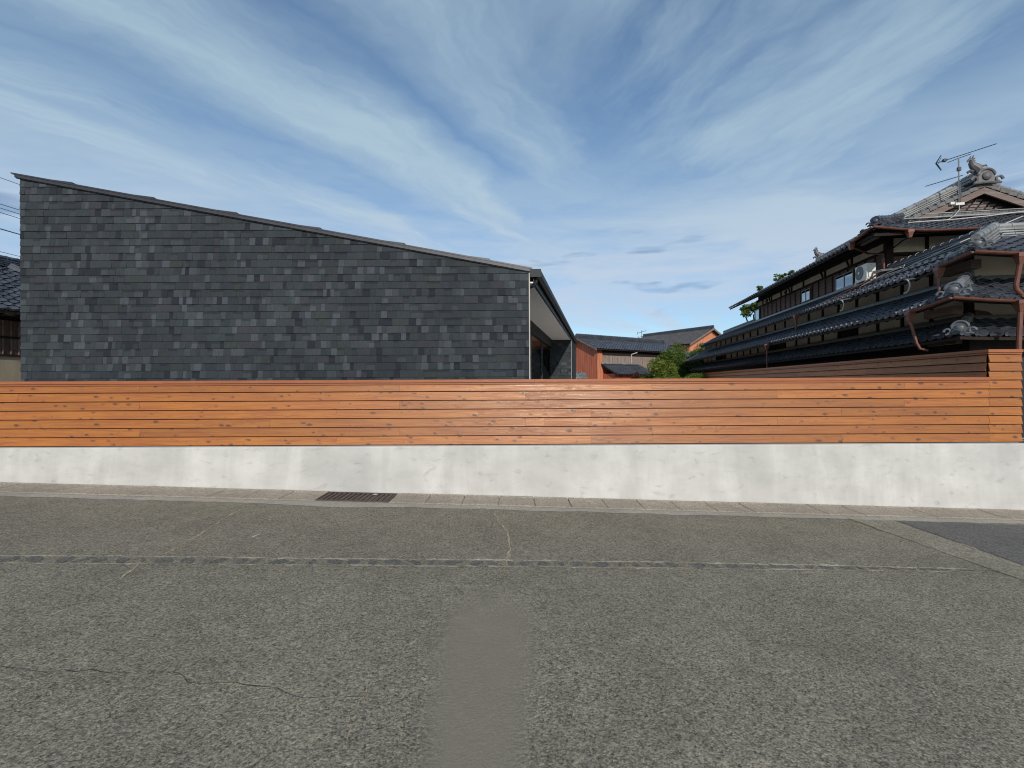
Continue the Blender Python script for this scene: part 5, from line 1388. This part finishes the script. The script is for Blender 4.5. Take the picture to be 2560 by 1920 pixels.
# long side along dB from the near eave corner; gable faces the street side right
LB = 8.3; wB = 6.0
cB = Vector((ap.x, ap.y, 0)) - nB * wB / 2
def gable_house2():
    D = dB; N = nB; C = cB; ze = zrB - .48 * wB / 2; t = thing('red_house', C + D * LB / 2 + N * wB / 2 + Vector((0, 0, .8)), 'farther orange walled house with weathered grey tiled roof rising above the deep green tree', 'house')
    q = lambda d, n, z: tuple(C + D * d + N * n + Vector((0, 0, z))); hw = wB / 2; o = .4; sl = .48; so = sl * o; zr = zrB
    b = MB(); b.add([q(0, 0, .8), q(LB, 0, .8), q(LB, wB, .8), q(0, wB, .8), q(0, 0, ze), q(LB, 0, ze), q(LB, wB, ze), q(0, wB, ze), q(0, hw, zr), q(LB, hw, zr)],
        [(4, 5, 1, 0), (6, 7, 3, 2), (5, 9, 6, 2, 1), (7, 8, 4, 0, 3), (8, 9, 5, 4), (9, 8, 7, 6)]); b.build('wall', 'orange', t)
    b = MB()
    for n0 in (-o, wB + o):
        vs = [q(-o, n0, ze - so + .02), q(LB + o, n0, ze - so + .02), q(LB + o, hw, zr + .02), q(-o, hw, zr + .02)]
        b.hexa(vs, [(v[0], v[1], v[2] + .07) for v in vs])
    rf = b.build('roof', 'dark_wood', t)
    nr = int((hw + o) / (TL / math.sqrt(1 + sl ** 2))) + 1; nc = int((LB + 2 * o) / TW)
    merge_tiles(tile_plane(Vector(q(LB + o, -o - .03, ze - so + .09)), -D, N, sl, nc, nr, lambda a, r: r < hw + o), rf, 'kawara_old', GEOc, GEOc)
    merge_tiles(tile_plane(Vector(q(-o, wB + o + .03, ze - so + .09)), D, -N, sl, nc, nr, lambda a, r: r < hw + o), rf, 'kawara_old', GEOc, GEOc)
    ridge([q(-o, hw, zr + .12), q(LB + o, hw, zr + .12)], rf, w=.3, h=.2, mat='kawara')
    for n0 in (-o, wB + o):
        b = MB(); a = Vector(q(-o - .04, n0, ze - so - .04)); c = Vector(q(-o - .04, hw, zr - .04)); e = D * .05
        b.hexa([a, a + e, c + e, c], [v + Vector((0, 0, .2)) for v in (a, a + e, c + e, c)]); b.build('barge_board', 'barge_wood', t)
gable_house2()
# small aerial on the red house ridge
p = Vector(qA(6.1, 1.87, zrA + .3)); 
pp = P(1604, 850, 0.001)
kk = 0; best = None
for dd in [i * .1 for i in range(105)]:
    v = Vector(qA(dd, 1.87, zrA + .3)); px = 1280 + F * v.x / v.y
    if best is None or abs(px - 1604) < best[0]: best = (abs(px - 1604), v)
p = best[1]
a2 = thing('tv_aerial', p, 'thin small television aerial standing on the ridge of the red house', 'aerial')
s = p.y / F
b = MB(); b.tube([p, p + Vector((0, 0, 24 * s))], .022, 5); b.build('mast', 'alu_dark', a2)
for dz, x0, x1, y0, y1 in ((19, -7, 8, -1, 3), (8, -6, 6, -1, 2)):
    b = MB(); c = p + Vector((0, 0, dz * s)); A = c + Vector((x0 * s, .4, y0 * s)); B = c + Vector((x1 * s, -.4, y1 * s)); b.tube([A, B], .018, 5); b.build('boom', 'alu_dark', a2)
    b = MB(); b.tube([A + Vector((0, 0, -4 * s)), A + Vector((0, 0, 4 * s))], .018, 5); b.build('reflector', 'alu_dark', a2)
    for k in range(4):
        m = A.lerp(B, .3 + .2 * k); b = MB(); b.tube([m + Vector((-.1, -.25, -.03)), m + Vector((.1, .25, .03))], .012, 4); b.build('element', 'alu_dark', a2)

# small buildings: tiled outbuilding at the far end of the old house, and a tile corner beside the shingled house
ob = P(1722, 920, 36.9)
t = thing('outbuilding', (ob.x + .6, ob.y + .8, .8), 'little outbuilding with pale tiled roof at the far end of the old tiled house', 'outbuilding')
b = MB(); b.box(ob.x - .3, ob.x + 2.2, ob.y + .2, ob.y + 2.6, .8, 3.2); b.build('wall', 'dark_wood', t)
zt = P(1722, 912, 36.9).z
b = MB(); b.hexa([(ob.x - .6, ob.y - .3, zt), (ob.x + 2.4, ob.y - .3, zt), (ob.x + 2.4, ob.y + 1.4, zt + .85), (ob.x - .6, ob.y + 1.4, zt + .85)], [(ob.x - .6, ob.y - .3, zt + .06), (ob.x + 2.4, ob.y - .3, zt + .06), (ob.x + 2.4, ob.y + 1.4, zt + .91), (ob.x - .6, ob.y + 1.4, zt + .91)])
rf = b.build('roof', 'dark_wood', t)
merge_tiles(tile_plane((ob.x - .62, ob.y - .33, zt + .05), (1, 0, 0), (0, 1, 0), .5, 11, 8, lambda a, r: r < 1.75), rf, 'kawara_pale', GEOc, GEOEc)
ridge([(ob.x - .6, ob.y + 1.4, zt + .9), (ob.x + 2.4, ob.y + 1.4, zt + .9)], rf, w=.26, h=.14)
end_tile((ob.x - .62, ob.y + 1.4, zt + .88), (-1, 0), .4, rf)
cc = P(1446, 948, 29.5)
t = thing('shed', (cc.x + .1, cc.y + .3, .8), 'tiny tiled shed roof showing between the shingled house and the red house', 'shed')
b = MB(); b.box(cc.x - .9, cc.x + .25, cc.y + .15, cc.y + 1.2, .8, cc.z - .02); b.build('wall', 'dark_wood', t)
b = MB(); zz0 = cc.z; b.hexa([(cc.x - 1.1, cc.y - .1, zz0), (cc.x + .55, cc.y - .1, zz0), (cc.x + .30, cc.y + .9, zz0 + .42), (cc.x - 1.1, cc.y + .9, zz0 + .42)], [(cc.x - 1.1, cc.y - .1, zz0 + .05), (cc.x + .55, cc.y - .1, zz0 + .05), (cc.x + .30, cc.y + .9, zz0 + .47), (cc.x - 1.1, cc.y + .9, zz0 + .47)])
rf = b.build('roof', 'dark_wood', t); merge_tiles(tile_plane((cc.x - 1.1, cc.y - .12, zz0 + .04), (1, 0, 0), (0, 1, 0), .42, 6, 4), rf, 'kawara_pale', GEOc, GEOEc)

# ------------------------------------------------------------------ neighbour at the far left
# same angle as the old house; its wall faces right
def LX(px, py, xl):
    return HX(px, py, xl)
lx = -16.1 * math.cos(KA)
nb = thing('neighbour_house', (lx - 1.6, 12.0, .8), 'old house with brown board wall and tiled roof left of the shingled house', 'house', HF)
y_0, y_1 = 6.0, 17.0
wx = lx - .55
b = MB(); b.box(wx - 4.0, wx - .03, y_0, y_1, .8, 4.5); b.build('wall_core', 'dark_wood', nb)
b = MB(); b.box(wx - .03, wx, y_0, y_1, .8, 2.86); b.build('plaster_wall', 'plaster_old', nb)
b = MB(); b.box(wx - .03, wx, y_0, y_1, 4.02, 4.42); b.build('plaster_wall', 'plaster', nb)
for z0, z1 in ((2.86, 2.92), (3.38, 3.44), (3.95, 4.02)):
    b = MB(); b.box(wx - .02, wx + .05, y_0, y_1, z0, z1); b.build('rail', 'dark_wood', nb)
bm_ = MB(); bm_.box(0, .022, 0, .145, 0, .455); bme = bm_.mesh('board', 'brown_board')
bn_ = MB(); bn_.box(0, .045, 0, .03, 0, .455); bnm = bn_.mesh('batten', 'barge_wood')
y = 9.0
while y < 15.5:
    for z0 in (2.922, 3.443):
        place('board', bme, (wx + .001, y, z0), nb); place('batten', bnm, (wx + .001, y + .155, z0), nb)
    y += .19
nz = CAM_Z + 2.11
b = MB(); sl = .60; slab(b, [(lx, y_0, nz), (lx, y_1, nz), (lx - 3, y_1, nz + 3 * sl), (lx - 3, y_0, nz + 3 * sl)], .08)
slab(b, [(lx - 3, y_0, nz + 3 * sl), (lx - 3, y_1, nz + 3 * sl), (lx - 6, y_1, nz), (lx - 6, y_0, nz)], .08)
rf = b.build('roof', 'dark_wood', nb)
ts = tile_plane((lx, y_0, nz + .02), (0, 1, 0), (-1, 0, 0), sl, 40, 15, lambda a, r: r < 3.0)
near = [t for t in ts if 12.0 < t[0].translation.y < 15.5]; far = [t for t in ts if not 12.0 < t[0].translation.y < 15.5]
for m, e, dz in near: place('tile', me_e if e else me_t, m.translation, rf, rot=m.to_3x3().to_euler())
merge_tiles(far, rf, 'kawara', GEO, GEOEc)
ridge([(lx - 3, y_0, nz + 3 * sl + .03), (lx - 3, y_1, nz + 3 * sl + .03)], rf, w=.3, h=.25, mat='kawara')
ridge([(lx - 2.9, 12.4, nz + 2.9 * sl + .06), (lx - .25, 14.6, nz + .25 * sl + .08)], rf, w=.22, h=.10, cap=.06, mat='kawara')
b = MB(); 
for k in range(28):
    y = y_0 + k * .4; b.bar((lx - .05, y, nz - .13), (lx - .9, y, nz - .13 + .85 * sl), .05, .07)
b.build('rafters', 'dark_wood', rf, kind='stuff')

# ------------------------------------------------------------------ overhead cables at the far left
cab = [((0, 444), (50, 462), .010), ((0, 510), (51, 526), .012), ((0, 520), (51, 536), .011), ((0, 531), (51, 547), .011), ((0, 572), (52, 587), .020), ((0, 629), (52, 642), .009)]
names = ['topmost thin overhead cable at the left edge high above the tiled roof', 'uppermost of the three close overhead cables at the left edge', 'middle one of the three close overhead cables at the left edge',
         'lowest of the three close overhead cables at the left edge', 'thickest overhead cable at the left edge below the three close ones', 'lowest and faintest overhead cable at the left edge just above the tiled roof']
for (a, c, r), lb in zip(cab, names):
    A = P(a[0], a[1], 16.0); B = P(c[0], c[1], 17.2); d = B - A
    pts = []
    for k in range(-14, 6):
        q = A + d * (k * .8); q.z += .0016 * (k ** 2) ; pts.append(q)
    b = MB(); b.tube(pts, r, 5); o = b.build('overhead_cable', 'cable'); tag(o, lb, 'cable', 'overhead cables at the left edge')
